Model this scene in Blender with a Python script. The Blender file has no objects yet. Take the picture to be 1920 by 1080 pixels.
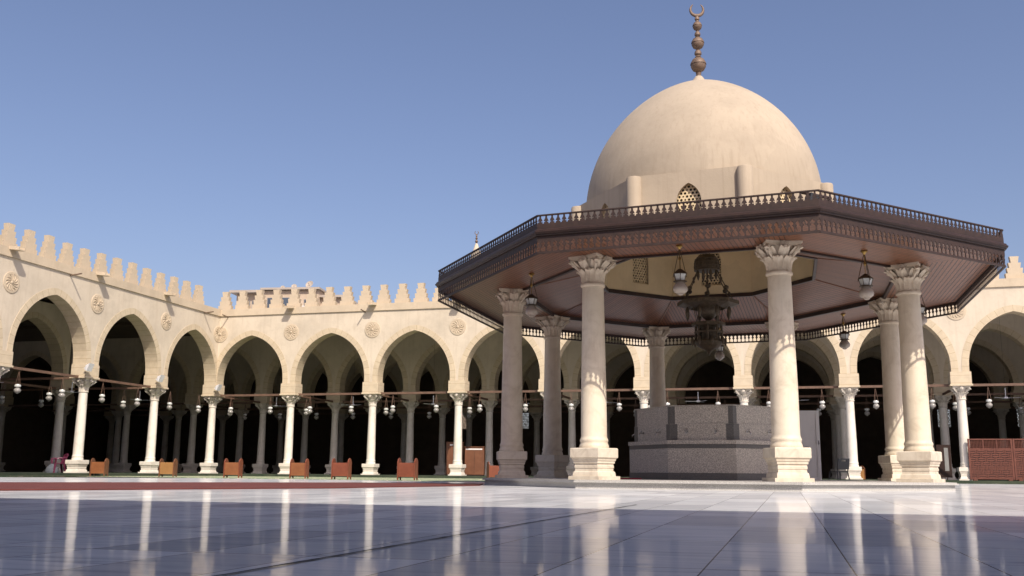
import bpy, bmesh, math, random
from math import sin, cos, pi, radians, sqrt, atan2, floor
from mathutils import Vector, Matrix
random.seed(7)
SC = bpy.context.scene
COL = SC.collection

# ------------------------------------------------------------------ materials
class NT:
    def __init__(s, name):
        s.m = bpy.data.materials.new(name); s.m.use_nodes = True
        s.t = s.m.node_tree; s.n = s.t.nodes; s.b = s.n['Principled BSDF']
    def new(s, typ, **kw):
        n = s.n.new(typ)
        for k, v in kw.items():
            if k in n.inputs.keys(): n.inputs[k].default_value = v
            else: setattr(n, k, v)
        return n
    def link(s, a, b): s.t.links.new(a, b)
    def coord(s, kind='Object', scale=(1, 1, 1), rot=(0, 0, 0)):
        tc = s.new('ShaderNodeTexCoord'); mp = s.new('ShaderNodeMapping')
        mp.inputs['Scale'].default_value = scale; mp.inputs['Rotation'].default_value = rot
        s.link(tc.outputs[kind], mp.inputs['Vector']); return mp.outputs['Vector']
    def noise(s, vec, scale, detail=4, rough=.55, color=False, dist=0):
        n = s.new('ShaderNodeTexNoise'); n.inputs['Scale'].default_value = scale
        n.inputs['Detail'].default_value = detail; n.inputs['Roughness'].default_value = rough
        n.inputs['Distortion'].default_value = dist
        s.link(vec, n.inputs['Vector']); return n.outputs['Color' if color else 'Fac']
    def ramp(s, fac, stops):
        r = s.new('ShaderNodeValToRGB'); e = r.color_ramp.elements
        while len(e) < len(stops): e.new(.5)
        for k, (p, c) in enumerate(stops):
            e[k].position = p; e[k].color = (*c, 1) if len(c) == 3 else c
        s.link(fac, r.inputs['Fac']); return r.outputs['Color']
    def mix(s, fac, a, b, typ='MIX'):
        m = s.new('ShaderNodeMix', data_type='RGBA', blend_type=typ)
        for sock, v in ((m.inputs[0], fac), (m.inputs[6], a), (m.inputs[7], b)):
            if isinstance(v, (int, float)): sock.default_value = v
            elif isinstance(v, tuple): sock.default_value = (*v, 1)
            else: s.link(v, sock)
        return m.outputs[2]
    def math(s, op, a, b=None, c=None):
        m = s.new('ShaderNodeMath', operation=op)
        for k, v in enumerate((a, b, c)):
            if v is None: continue
            if isinstance(v, (int, float)): m.inputs[k].default_value = v
            else: s.link(v, m.inputs[k])
        return m.outputs[0]
    def bump(s, h, strength=.3, dist=.02, normal=None):
        b = s.new('ShaderNodeBump'); b.inputs['Strength'].default_value = strength; b.inputs['Distance'].default_value = dist
        s.link(h, b.inputs['Height'])
        if normal is not None: s.link(normal, b.inputs['Normal'])
        return b.outputs['Normal']
    def out(s, color=None, rough=None, normal=None, **kw):
        for v, k in ((color, 'Base Color'), (rough, 'Roughness'), (normal, 'Normal')):
            if v is None: continue
            if isinstance(v, tuple): s.b.inputs[k].default_value = (*v, 1)
            elif isinstance(v, (int, float)): s.b.inputs[k].default_value = v
            else: s.link(v, s.b.inputs[k])
        for k, v in kw.items(): s.b.inputs[k].default_value = v
        return s.m

def mottled(name, c1, c2, scale=3, rough=.8, bump=.15, bscale=40, bdist=.01, **kw):
    t = NT(name); v = t.coord()
    n = t.noise(v, scale, 5, .6)
    col = t.ramp(n, [(.3, c1), (.7, c2)])
    nb = t.noise(v, bscale, 3)
    return t.out(col, rough, t.bump(nb, bump, bdist), **kw)

def mul(c, k): return tuple(x * k for x in c)

M = {}
# plaster of the arcade walls
def plaster(name, base, dirt, streak=.35, blot=.35, ss=3.2):
    t = NT(name); v = t.coord()
    n1 = t.noise(v, .55, 6, .62)
    c = t.ramp(n1, [(.28, mul(base, .80)), (.5, base), (.72, mul(base, 1.08))])
    n3 = t.noise(v, 2.6, 5, .65)
    c = t.mix(t.math('MULTIPLY', t.ramp(n3, [(.5, (0, 0, 0)), (.74, (1, 1, 1))]), blot), c, dirt)
    wob = t.new('ShaderNodeVectorMath', operation='MULTIPLY_ADD'); t.link(t.noise(v, 1.4, 3, .6, color=True), wob.inputs[0]); wob.inputs[1].default_value = (1.6, 1.6, 1.6); t.link(v, wob.inputs[2])
    vo = t.new('ShaderNodeTexVoronoi'); vo.inputs['Scale'].default_value = .38; t.link(wob.outputs[0], vo.inputs['Vector'])
    sx_ = t.new('ShaderNodeSeparateXYZ'); t.link(vo.outputs['Color'], sx_.inputs[0])
    c = t.mix(t.math('MULTIPLY', sx_.outputs['X'], .30), c, mul(base, .78))
    vs = t.coord('Object', (ss, ss, .22))
    n2 = t.noise(vs, 1.6, 5, .65)
    c = t.mix(t.math('MULTIPLY', t.ramp(n2, [(.5, (0, 0, 0)), (.78, (1, 1, 1))]), streak), c, dirt)
    nb = t.noise(v, 7, 6, .7)
    return t.out(c, .9, t.bump(nb, .35, .02), **{'Specular IOR Level': .2})
M['plaster'] = plaster('cream_plaster', (.61, .53, .415), (.45, .37, .27), .5)
M['merlon'] = plaster('weathered_plaster', (.56, .465, .34), (.40, .31, .21), .3)
M['dome'] = plaster('dome_plaster', (.445, .37, .28), (.32, .255, .185), .55, .10, 6.5)
M['drum_in'] = plaster('drum_plaster', (.72, .585, .375), (.55, .43, .27), .25)

def stone(name, base, joint, course=.40, var=.12):
    """cut blocks laid along UV u"""
    t = NT(name)
    tc = t.new('ShaderNodeTexCoord'); sp = t.new('ShaderNodeSeparateXYZ'); t.link(tc.outputs['UV'], sp.inputs[0])
    q = t.math('DIVIDE', sp.outputs['X'], course)
    fr = t.math('FRACT', q); idx = t.math('FLOOR', q)
    wn = t.new('ShaderNodeTexWhiteNoise', noise_dimensions='1D'); t.link(idx, wn.inputs['W'])
    v = t.coord(); n = t.noise(v, 4, 5, .6)
    c = t.ramp(n, [(.3, mul(base, .88)), (.7, mul(base, 1.06))])
    c = t.mix(t.math('MULTIPLY', wn.outputs['Value'], var * 2), c, mul(base, .72))
    line = t.math('LESS_THAN', fr, .05)
    c = t.mix(line, c, joint)
    nb = t.noise(v, 12, 4)
    return t.out(c, .88, t.bump(nb, .25, .015), **{'Specular IOR Level': .2})
M['voussoir'] = stone('voussoir_stone', (.57, .475, .335), (.38, .295, .19), .36)
M['pier'] = stone('pier_stone', (.59, .495, .355), (.40, .31, .20), .36)

def marble(name, c1, c2, c3, sc=2.2):
    t = NT(name); v = t.coord()
    n = t.noise(v, sc, 6, .65, dist=.6)
    c = t.ramp(n, [(.28, c1), (.5, c2), (.72, c3)])
    vs = t.coord('Object', (5, 5, .5)); n2 = t.noise(vs, 2, 5, .7)
    c = t.mix(t.math('MULTIPLY', t.ramp(n2, [(.52, (0, 0, 0)), (.75, (1, 1, 1))]), .35), c, mul(c1, .8))
    oi = t.new('ShaderNodeObjectInfo')
    c = t.mix(t.math('MULTIPLY', oi.outputs['Random'], .2), c, (c2[0] * .78, c2[1] * .74, c2[2] * .66))
    nb = t.noise(v, 25, 5)
    return t.out(c, .55, t.bump(nb, .25, .008), **{'Specular IOR Level': .35})
M['column'] = marble('column_marble', (.55, .465, .35), (.70, .615, .485), (.75, .67, .54))
M['pedestal'] = marble('pedestal_marble', (.48, .40, .31), (.66, .585, .475), (.72, .65, .54), 3)
M['column_white'] = marble('white_column_marble', (.58, .53, .45), (.70, .66, .58), (.74, .70, .63))
M['capital'] = mottled('carved_capital', (.54, .455, .35), (.70, .61, .485), 6, .8, .6, 28, .02)
M['capital_white'] = mottled('white_carved_capital', (.50, .45, .37), (.66, .61, .53), 6, .8, .6, 28, .02)

def planks(name, base, w=.105, rough=.42):
    t = NT(name)
    tc = t.new('ShaderNodeTexCoord'); sp = t.new('ShaderNodeSeparateXYZ'); t.link(tc.outputs['UV'], sp.inputs[0])
    q = t.math('DIVIDE', sp.outputs['X'], w); fr = t.math('FRACT', q); idx = t.math('FLOOR', q)
    wn = t.new('ShaderNodeTexWhiteNoise', noise_dimensions='1D'); t.link(idx, wn.inputs['W'])
    mp = t.new('ShaderNodeMapping'); mp.inputs['Scale'].default_value = (14, .8, 1); t.link(tc.outputs['UV'], mp.inputs['Vector'])
    n = t.noise(mp.outputs['Vector'], 2.5, 6, .7)
    c = t.ramp(n, [(.25, mul(base, .6)), (.5, base), (.8, mul(base, 1.45))])
    c = t.mix(t.math('MULTIPLY', wn.outputs['Value'], .55), c, mul(base, .5))
    line = t.math('LESS_THAN', fr, .19)
    c = t.mix(line, c, mul(base, .09))
    h = t.math('SUBTRACT', 1, line)
    return t.out(c, rough, t.bump(h, .8, .012), **{'Specular IOR Level': .5})
M['soffit'] = planks('red_brown_planks', (.225, .090, .045))
M['fret'] = mottled('dark_brown_fretwork', (.022, .011, .008), (.042, .021, .015), 9, .6, .3, 60, .004)
M['mould'] = mottled('dark_brown_moulding', (.020, .0095, .007), (.038, .018, .0125), 5, .5, .2, 60, .004)
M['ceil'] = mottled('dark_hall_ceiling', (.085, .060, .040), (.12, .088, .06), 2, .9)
M['tie'] = mottled('tie_beam_wood', (.10, .057, .038), (.16, .092, .06), 4, .7)
M['bronze'] = mottled('weathered_copper', (.12, .080, .055), (.22, .150, .105), 8, .6, .4, 60, .01, Metallic=.2)
M['darkbronze'] = mottled('dark_bronze', (.05, .038, .024), (.12, .09, .058), 12, .55, .5, 60, .01, Metallic=.25)
M['brass'] = mottled('aged_brass', (.30, .19, .06), (.45, .30, .10), 8, .35, .1, 60, .004, Metallic=.9)
M['milk'] = mottled('milky_glass', (.34, .29, .245), (.44, .385, .33), 10, .15, .05, 60, .002)
M['glass_pane'] = mottled('frosted_lamp_glass', (.45, .46, .44), (.62, .63, .60), 20, .12, .05, 60, .002)
M['lampwhite'] = mottled('white_lamp_glass', (.21, .20, .185), (.34, .325, .30), 14, .12, .05, 60, .002)
M['chain'] = mottled('chain_metal', (.06, .045, .025), (.12, .09, .05), 20, .5, .1, 60, .004, Metallic=.6)
M['orangewood'] = mottled('varnished_orange_wood', (.19, .066, .024), (.26, .10, .038), 3, .45)
M['yellowwood'] = mottled('varnished_yellow_wood', (.27, .135, .046), (.33, .17, .062), 3, .45)
M['redwood'] = mottled('varnished_red_wood', (.16, .042, .020), (.22, .062, .03), 3, .45)
M['brownwood'] = mottled('varnished_brown_wood', (.13, .05, .024), (.19, .078, .038), 3, .45)
M['screenwood'] = mottled('screen_wood', (.10, .030, .018), (.15, .048, .028), 5, .5)
M['purple'] = mottled('plum_plastic', (.085, .014, .036), (.11, .02, .046), 3, .35, .02)
M['black'] = mottled('black_plastic', (.018, .020, .024), (.03, .033, .038), 3, .45, .02)
M['white'] = mottled('white_enamel', (.74, .74, .75), (.80, .80, .80), 3, .4, .05)
M['grey'] = mottled('grey_cloth', (.06, .068, .085), (.10, .11, .13), 8, .9)
M['paper'] = mottled('white_paper', (.7, .7, .68), (.78, .78, .76), 3, .8)
M['steel'] = mottled('chrome_tap', (.5, .5, .5), (.6, .6, .6), 3, .2, .02, Metallic=1.0)
M['redcloth'] = mottled('red_mat', (.26, .02, .04), (.34, .04, .07), 8, .95)

def granite(name, lo, hi, sc=90, rough=.35):
    t = NT(name); v = t.coord()
    n = t.noise(v, sc, 2, .5); n2 = t.noise(v, 1.3, 4)
    c = t.ramp(n, [(.38, lo), (.52, mul(hi, .7)), (.62, hi)])
    c = t.mix(t.math('MULTIPLY', n2, .6), c, mul(lo, 1.3))
    return t.out(c, rough, **{'Specular IOR Level': .5})
M['granite'] = granite('speckled_granite', (.29, .262, .225), (.84, .775, .685), 52, .4)
M['darkgranite'] = granite('dark_granite', (.10, .097, .093), (.20, .19, .18), 60, .3)
M['platform'] = granite('platform_stone', (.34, .33, .31), (.64, .62, .59), 75, .4)

def rugs():
    t = NT('patchwork_green_rugs'); v = t.coord('Object', (1, 1, 1))
    b = t.new('ShaderNodeTexBrick'); b.inputs['Scale'].default_value = 1
    b.inputs['Brick Width'].default_value = 1.3; b.inputs['Row Height'].default_value = .62
    b.inputs['Mortar Size'].default_value = .035
    b.inputs['Color1'].default_value = (.085, .20, .09, 1); b.inputs['Color2'].default_value = (.26, .34, .19, 1)
    b.inputs['Mortar'].default_value = (.60, .52, .38, 1)
    t.link(v, b.inputs['Vector'])
    n = t.noise(v, 5, 4, .6)
    c = t.mix(t.ramp(n, [(.5, (0, 0, 0)), (.6, (1, 1, 1))]), b.outputs['Color'], (.48, .43, .31))
    return t.out(c, .95, t.bump(t.noise(v, 60, 3), .4, .01))
M['rugs'] = rugs()
M['redcarpet'] = (lambda t: t.out(t.mix(t.math('LESS_THAN', t.math('FRACT', t.math('DIVIDE', (lambda s: (t.link(t.coord(), s.inputs[0]), s.outputs['Y'])[1])(t.new('ShaderNodeSeparateXYZ')), 1.2)), .06),
    t.ramp(t.noise(t.coord(), 1.5, 6, .7), [(.3, (.095, .021, .016)), (.7, (.155, .038, .030))]), (.10, .03, .028)), .95, t.bump(t.noise(t.coord(), 70, 3), .5, .01)))(NT('red_carpet_pile'))
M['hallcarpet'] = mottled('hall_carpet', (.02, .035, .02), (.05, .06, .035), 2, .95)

def floor_marble():
    t = NT('polished_courtyard_marble')
    tc = t.new('ShaderNodeTexCoord'); sp = t.new('ShaderNodeSeparateXYZ'); t.link(tc.outputs['Object'], sp.inputs[0])
    u = t.math('DIVIDE', t.math('ADD', sp.outputs['X'], .29), .485)
    w = t.math('DIVIDE', t.math('SUBTRACT', sp.outputs['Y'], 4.95), 1.45)
    def near(q, width):   # 1 on the joint
        f = t.math('FRACT', t.math('ADD', q, .5)); d = t.math('ABSOLUTE', t.math('SUBTRACT', f, .5))
        return t.math('LESS_THAN', d, width)
    j = t.math('MAXIMUM', near(u, .0062), near(w, .0030))
    cell = t.new('ShaderNodeCombineXYZ')
    t.link(t.math('FLOOR', u), cell.inputs[0]); t.link(t.math('FLOOR', w), cell.inputs[1])
    wn = t.new('ShaderNodeTexWhiteNoise', noise_dimensions='3D'); t.link(cell.outputs[0], wn.inputs['Vector'])
    vadd = t.new('ShaderNodeVectorMath', operation='MULTIPLY_ADD')
    t.link(wn.outputs['Color'], vadd.inputs[0]); vadd.inputs[1].default_value = (9, 9, 9); t.link(tc.outputs['Object'], vadd.inputs[2])
    mp = t.new('ShaderNodeMapping'); mp.inputs['Scale'].default_value = (.5, 3.6, 1); t.link(vadd.outputs[0], mp.inputs['Vector'])
    n = t.noise(mp.outputs[0], 1.6, 7, .68, dist=1.2)
    c = t.ramp(n, [(.30, (.40, .42, .45)), (.43, (.66, .68, .705)), (.55, (.76, .765, .77)), (.75, (.84, .83, .82))])
    sv = t.new('ShaderNodeSeparateXYZ'); t.link(wn.outputs['Color'], sv.inputs[0])
    c = t.mix(t.math('MULTIPLY', sv.outputs['Z'], .65), c, (.38, .385, .40))
    c = t.mix(t.math('MULTIPLY', j, .85), c, (.09, .075, .06))
    # slightly uneven slabs: each leans a little, the polish waves
    nz = t.noise(t.coord('Object', (1, 2.2, 1)), 2.4, 3, .55, color=True)
    def centred(sock, k):
        a = t.new('ShaderNodeVectorMath', operation='SUBTRACT'); t.link(sock, a.inputs[0]); a.inputs[1].default_value = (.5, .5, .5)
        b = t.new('ShaderNodeVectorMath', operation='MULTIPLY'); t.link(a.outputs[0], b.inputs[0]); b.inputs[1].default_value = (k, k, 0); return b.outputs[0]
    g = t.new('ShaderNodeNewGeometry')
    s1 = t.new('ShaderNodeVectorMath', operation='ADD'); t.link(centred(wn.outputs['Color'], .006), s1.inputs[0]); t.link(centred(nz, .012), s1.inputs[1])
    s2 = t.new('ShaderNodeVectorMath', operation='ADD'); t.link(s1.outputs[0], s2.inputs[0]); t.link(g.outputs['Normal'], s2.inputs[1])
    s3 = t.new('ShaderNodeVectorMath', operation='NORMALIZE'); t.link(s2.outputs[0], s3.inputs[0])
    rn = t.noise(mp.outputs[0], 3, 5, .6)
    r = t.math('MULTIPLY_ADD', t.math('POWER', rn, 2), .26, .01)
    t.out(c, r, s3.outputs[0], **{'IOR': 1.36})
    # worn polish: part of the slab is plain diffuse stone
    df = t.new('ShaderNodeBsdfDiffuse'); t.link(c, df.inputs['Color'])
    mx = t.new('ShaderNodeMixShader'); mx.inputs[0].default_value = .55
    t.link(df.outputs[0], mx.inputs[1]); t.link(t.b.outputs[0], mx.inputs[2])
    t.link(mx.outputs[0], t.n['Material Output'].inputs['Surface'])
    return t.m
M['floor'] = floor_marble()

# ------------------------------------------------------------------ mesh builder
class MB:
    def __init__(s): s.v = []; s.f = []; s.uv = []
    def add(s, vs, fs, uvs=None):
        o = len(s.v); s.v += [tuple(p) for p in vs]
        for k, f in enumerate(fs):
            s.f.append([i + o for i in f]); s.uv.append(uvs[k] if uvs else None)
        return s
    def quad(s, a, b, c, d, uv=None): return s.add([a, b, c, d], [(0, 1, 2, 3)], [uv] if uv else None)
    def box(s, x0, x1, y0, y1, z0, z1, M=None):
        vs = [Vector((x, y, z)) for z in (z0, z1) for x, y in ((x0, y0), (x1, y0), (x1, y1), (x0, y1))]
        if M is not None: vs = [M @ p for p in vs]
        fs = [(3, 2, 1, 0), (4, 5, 6, 7), (0, 1, 5, 4), (1, 2, 6, 5), (2, 3, 7, 6), (3, 0, 4, 7)]
        dims = ((x1 - x0), (y1 - y0), (z1 - z0))
        uvs = []
        for f in fs:  # u = vertical (or long) run so block courses show
            uu = []
            for i in f:
                p = (x0 if i % 4 in (0, 3) else x1, y0 if i % 4 in (0, 1) else y1, z0 if i < 4 else z1)
                uu.append((p[2], p[0] + p[1]) if f not in (fs[0], fs[1]) else (p[0], p[1]))
            uvs.append(uu)
        return s.add(vs, fs, uvs)
    def lathe(s, prof, seg=24, c=(0, 0), sx=1, sy=1, a0=0, M=None, cap=True):
        vs = []; fs = []
        for r, z in prof:
            for k in range(seg):
                a = a0 + 2 * pi * k / seg
                p = Vector((c[0] + sx * r * cos(a), c[1] + sy * r * sin(a), z))
                vs.append(M @ p if M is not None else p)
        n = len(prof)
        for i in range(n - 1):
            for k in range(seg):
                k2 = (k + 1) % seg
                fs.append((i * seg + k, i * seg + k2, (i + 1) * seg + k2, (i + 1) * seg + k))
        if cap:
            fs.append(tuple(range(seg))[::-1]); fs.append(tuple((n - 1) * seg + k for k in range(seg)))
        return s.add(vs, fs)
    def tube(s, pts, r, seg=8):
        pts = [Vector(p) for p in pts]; rs = r if isinstance(r, (list, tuple)) else [r] * len(pts)
        vs = []; fs = []
        for i, p in enumerate(pts):
            d = (pts[min(i + 1, len(pts) - 1)] - pts[max(i - 1, 0)]).normalized()
            up = Vector((0, 0, 1)) if abs(d.z) < .9 else Vector((1, 0, 0))
            a = d.cross(up).normalized(); b = a.cross(d)
            for k in range(seg):
                t = 2 * pi * k / seg; vs.append(p + (a * cos(t) + b * sin(t)) * rs[i])
        for i in range(len(pts) - 1):
            for k in range(seg):
                k2 = (k + 1) % seg
                fs.append((i * seg + k, i * seg + k2, (i + 1) * seg + k2, (i + 1) * seg + k))
        fs.append(tuple(range(seg))); fs.append(tuple((len(pts) - 1) * seg + k for k in range(seg))[::-1])
        return s.add(vs, fs)
    def prism(s, poly, org, ax, ay, n, th):
        """closed 2D outline in the plane (org, ax, ay), extruded th along n"""
        org, ax, ay, n = Vector(org), Vector(ax), Vector(ay), Vector(n)
        a = [org + ax * p[0] + ay * p[1] for p in poly]; b = [p + n * th for p in a]
        k = len(poly)
        fs = [tuple(range(k)), tuple(range(k, 2 * k))[::-1]] + [(i, i + k, (i + 1) % k + k, (i + 1) % k) for i in range(k)]
        return s.add(a + b, fs)
    def build(s, name, mat, parent=None, smooth=None, loc=None):
        me = bpy.data.meshes.new(name); me.from_pydata(s.v, [], s.f)
        if any(u for u in s.uv):
            L = me.uv_layers.new(name='UVMap')
            for p, u in zip(me.polygons, s.uv):
                if u:
                    for li, q in zip(p.loop_indices, u): L.data[li].uv = q
        me.update()
        bm = bmesh.new(); bm.from_mesh(me); bmesh.ops.recalc_face_normals(bm, faces=bm.faces); bm.to_mesh(me); bm.free()
        if smooth:
            me.polygons.foreach_set('use_smooth', [True] * len(me.polygons))
            me.set_sharp_from_angle(angle=radians(smooth))
        me.materials.append(M[mat] if isinstance(mat, str) else mat)
        o = bpy.data.objects.new(name, me); COL.objects.link(o)
        if parent is not None: o.parent = parent
        if loc is not None: o.location = loc
        return o

def tag(o, label, cat, group=None, kind=None):
    if label: o['label'] = label
    if cat: o['category'] = cat
    if group: o['group'] = group
    if kind: o['kind'] = kind
    return o
def thing(name, label, cat, loc=(0, 0, 0), rz=0, group=None):
    o = bpy.data.objects.new(name, None); COL.objects.link(o); o.empty_display_size = .3
    o.location = loc; o.rotation_euler = (0, 0, rz); return tag(o, label, cat, group)
KIDS = {}
def kids(o): return [c for c in COL.objects if c.parent == o]
def dup(o, loc=None, rz=None, label=None, parent=None, group=None, tree=None):
    tree = tree or snapshot(o)
    def rec(node, par):
        src, ch = node
        c = src.copy(); COL.objects.link(c); c.parent = par
        for x in ch: rec(x, c)
        return c
    r = rec(tree, parent if parent is not None else o.parent)
    if loc is not None: r.location = loc
    if rz is not None: r.rotation_euler = (0, 0, rz)
    if label: r['label'] = label
    if group: r['group'] = group
    return r
def snapshot(o): return (o, [snapshot(c) for c in o.children])

ORD = ['first', 'second', 'third', 'fourth', 'fifth', 'sixth', 'seventh', 'eighth', 'ninth', 'tenth', 'eleventh']

# ------------------------------------------------------------------ camera (solved from the photograph)
F, PITCH, ROLL, CH = 1851.46, .1853, .0084, .3129
cd = bpy.data.cameras.new('camera'); cam = bpy.data.objects.new('camera', cd); COL.objects.link(cam)
cd.sensor_width = 36; cd.lens = F / 1920 * 36; cd.clip_start = .05; cd.clip_end = 3000
cp, sp_ = cos(PITCH), sin(PITCH); cr, sr = cos(ROLL), sin(ROLL)
Rv, Uv, Fv = Vector((1, 0, 0)), Vector((0, -sp_, cp)), Vector((0, cp, sp_))
Rr = Rv * cr + Uv * sr; Ur = -Rv * sr + Uv * cr
cam.matrix_world = Matrix(((Rr.x, Ur.x, -Fv.x, 0), (Rr.y, Ur.y, -Fv.y, 0), (Rr.z, Ur.z, -Fv.z, CH), (0, 0, 0, 1)))
SC.camera = cam

# ------------------------------------------------------------------ light
SUN_EL, SUN_AZ = radians(45), radians(-21)
d = Vector((sin(SUN_AZ) * cos(SUN_EL), cos(SUN_AZ) * cos(SUN_EL), -sin(SUN_EL)))
sl = bpy.data.lights.new('sun', 'SUN'); sun = bpy.data.objects.new('sun', sl); COL.objects.link(sun)
sl.energy = 3.35; sl.angle = radians(.53); sl.color = (1, .915, .79)
sun.rotation_euler = d.to_track_quat('-Z', 'Y').to_euler(); sun.location = (0, -20, 40)
W = bpy.data.worlds.new('World'); SC.world = W; W.use_nodes = True
sky = W.node_tree.nodes.new('ShaderNodeTexSky'); sky.sky_type = 'NISHITA'; sky.sun_disc = False
sky.sun_elevation = SUN_EL; sky.sun_rotation = radians(159); sky.altitude = 50
sky.air_density = 1.0; sky.dust_density = 3.0; sky.ozone_density = 4.0
bg = W.node_tree.nodes['Background']; bg.inputs['Strength'].default_value = .098
tint = W.node_tree.nodes.new('ShaderNodeMix'); tint.data_type = 'RGBA'; tint.blend_type = 'MULTIPLY'; tint.inputs[0].default_value = 1
tint.inputs[7].default_value = (1.13, .96, .965, 1)
W.node_tree.links.new(sky.outputs[0], tint.inputs[6]); W.node_tree.links.new(tint.outputs[2], bg.inputs[0])
SC.view_settings.view_transform = 'Standard'; SC.view_settings.look = 'None'
SC.view_settings.exposure = .60; SC.view_settings.gamma = 1
SC.render.engine = 'CYCLES'
try:
    SC.cycles.use_denoising = True; SC.cycles.max_bounces = 8; SC.cycles.diffuse_bounces = 4
except Exception: pass

# ------------------------------------------------------------------ ground
YAW, YAWL = .2705, .262
CX, CY = -17.406, 57.8935
S_B, S_L = 5.0358, 5.6192
fl = MB().quad((-400, -400, 0), (400, -400, 0), (400, 400, 0), (-400, 400, 0)).build('courtyard_floor', 'floor')
fl.rotation_euler = (0, 0, -YAW); fl['kind'] = 'structure'
mb = MB(); pts = []
random.seed(3)
y = 1.0; wl = []
while y < 10.5:
    c = -1.66 + .10 * (y - 3) / 6 + random.uniform(-.0025, .0025); h = .0085 + random.uniform(-.002, .003); wl.append((c - h, c + h, y)); y += .09
for (a, b, y0), (a2, b2, y1) in zip(wl, wl[1:]): mb.quad((a, y0, .004), (b, y0, .004), (b2, y1, .004), (a2, y1, .004))
M['joint'] = mottled('dark_joint_filler', (.02, .018, .016), (.05, .045, .04), 20, .9)
jo = mb.build('floor_joint', 'joint'); jo.rotation_euler = (0, 0, -YAW); jo['kind'] = 'structure'

# ------------------------------------------------------------------ generic column
def acanthus(mb, ang, r0, z0, h, w, out, curl, bell):
    """one leaf hugging the bell, its tip curling outward"""
    nu, nv = 5, 8; vs = []
    for j in range(nv + 1):
        t = j / nv
        z = z0 + h * min(t, .86) / .86 * (1 if t < .86 else 1) - (max(0, t - .86) / .14) * h * .12
        rad = bell(z) + .02 * h + out * (t ** 3) + (curl if t > .8 else curl * (t / .8) ** 6)
        ww = w * (.62 + .55 * sin(pi * min(1, t * 1.02) * .62)) * (1 if t < .75 else 1 - ((t - .75) / .25) ** 2 * .62)
        for i in range(nu):
            q = (i / (nu - 1) - .5) * 2
            rr = rad - abs(q) * .03 * (1 - t) + (.018 if i in (2,) else 0) - (.012 if i in (1, 3) else 0)
            a = ang + q * ww / max(rad, .05) / 2
            vs.append((rr * cos(a), rr * sin(a), z + (.02 * h if i % 2 == 0 else 0) * t))
    fs = [(j * nu + i, j * nu + i + 1, (j + 1) * nu + i + 1, (j + 1) * nu + i) for j in range(nv) for i in range(nu - 1)]
    mb.add(vs, fs)
def capital_mesh(h, r, half):
    """leafy capital: astragal, bell, two tiers of leaves, corner scrolls, concave abacus. local z 0..h"""
    mb = MB(); k = h
    bell = lambda z: r * .98 + (half * .80 - r) * max(0, min(1, (z - .12 * k) / (.72 * k))) ** 1.7
    mb.lathe([(r, -.02), (r * 1.13, .0), (r * 1.17, .035 * k), (r * 1.13, .085 * k), (r * 1.0, .10 * k)], 28)
    prof = [(bell(z * k), z * k) for z in (.09, .2, .35, .5, .65, .78, .86)]
    mb.lathe(prof, 28)
    for i in range(8):
        acanthus(mb, pi / 8 + i * pi / 4, r, .10 * k, .44 * k, r * .78, .03, .07 * half / .5, bell)
        acanthus(mb, i * pi / 4, r, .16 * k, .66 * k, r * .82, .05, .09 * half / .5, bell)
    for i in range(4):        # corner scrolls
        a = pi / 4 + i * pi / 2
        R1 = half * 1.13
        pts = []
        for q in range(15):
            th = q / 14 * 2.6 * pi; rr = .115 * k * (1 - q / 17)
            pts.append(((R1 + rr * cos(th) - .06) * cos(a), (R1 + rr * cos(th) - .06) * sin(a), .76 * k + rr * sin(th)))
        mb.tube(pts, [.07 * k] * 8 + [.055 * k] * 7, 6)
        mb.tube([(bell(.5 * k) * cos(a), bell(.5 * k) * sin(a), .5 * k), (half * .92 * cos(a), half * .92 * sin(a), .70 * k), (R1 * cos(a), R1 * sin(a), .84 * k)], [.03, .045, .05], 6)
        f = i * pi / 2        # fleuron in the middle of each side
        mb.lathe([(.01, -.05), (.075 * k / .65, -.03), (.085 * k / .65, .03), (.02, .06)], 8, M=Matrix.Translation((half * .82 * cos(f), half * .82 * sin(f), .87 * k)) @ Matrix.Rotation(pi / 2, 4, Vector((-sin(f), cos(f), 0))))
    ab = []
    n = 8
    for i in range(4):        # concave sided abacus
        a0 = -pi / 4 + i * pi / 2; am = i * pi / 2
        A = Vector((cos(a0), sin(a0))) * half * 1.26; B = Vector((cos(a0 + pi / 2), sin(a0 + pi / 2))) * half * 1.26
        for q in range(n):
            t = q / n; p = A.lerp(B, t); inn = .12 * half * sin(pi * t)
            ab.append((p.x - inn * cos(am), p.y - inn * sin(am)))
    for z0, z1, sc in ((.86, .92, .93), (.92, 1.0, 1.0)):
        mb.prism([(x * sc, y * sc) for x, y in ab], (0, 0, z0 * k + .002), (1, 0, 0), (0, 1, 0), (0, 0, 1), (z1 - z0) * k)
    return mb
def sq_loft(mb, prof):
    vs = []; fs = []
    for h, z in prof: vs += [(-h, -h, z), (h, -h, z), (h, h, z), (-h, h, z)]
    for i in range(len(prof) - 1):
        for k in range(4): fs.append((i * 4 + k, i * 4 + (k + 1) % 4, i * 4 + 4 + (k + 1) % 4, i * 4 + 4 + k))
    fs.append((3, 2, 1, 0)); e = (len(prof) - 1) * 4; fs.append((e, e + 1, e + 2, e + 3))
    return mb.add(vs, fs)
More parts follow.
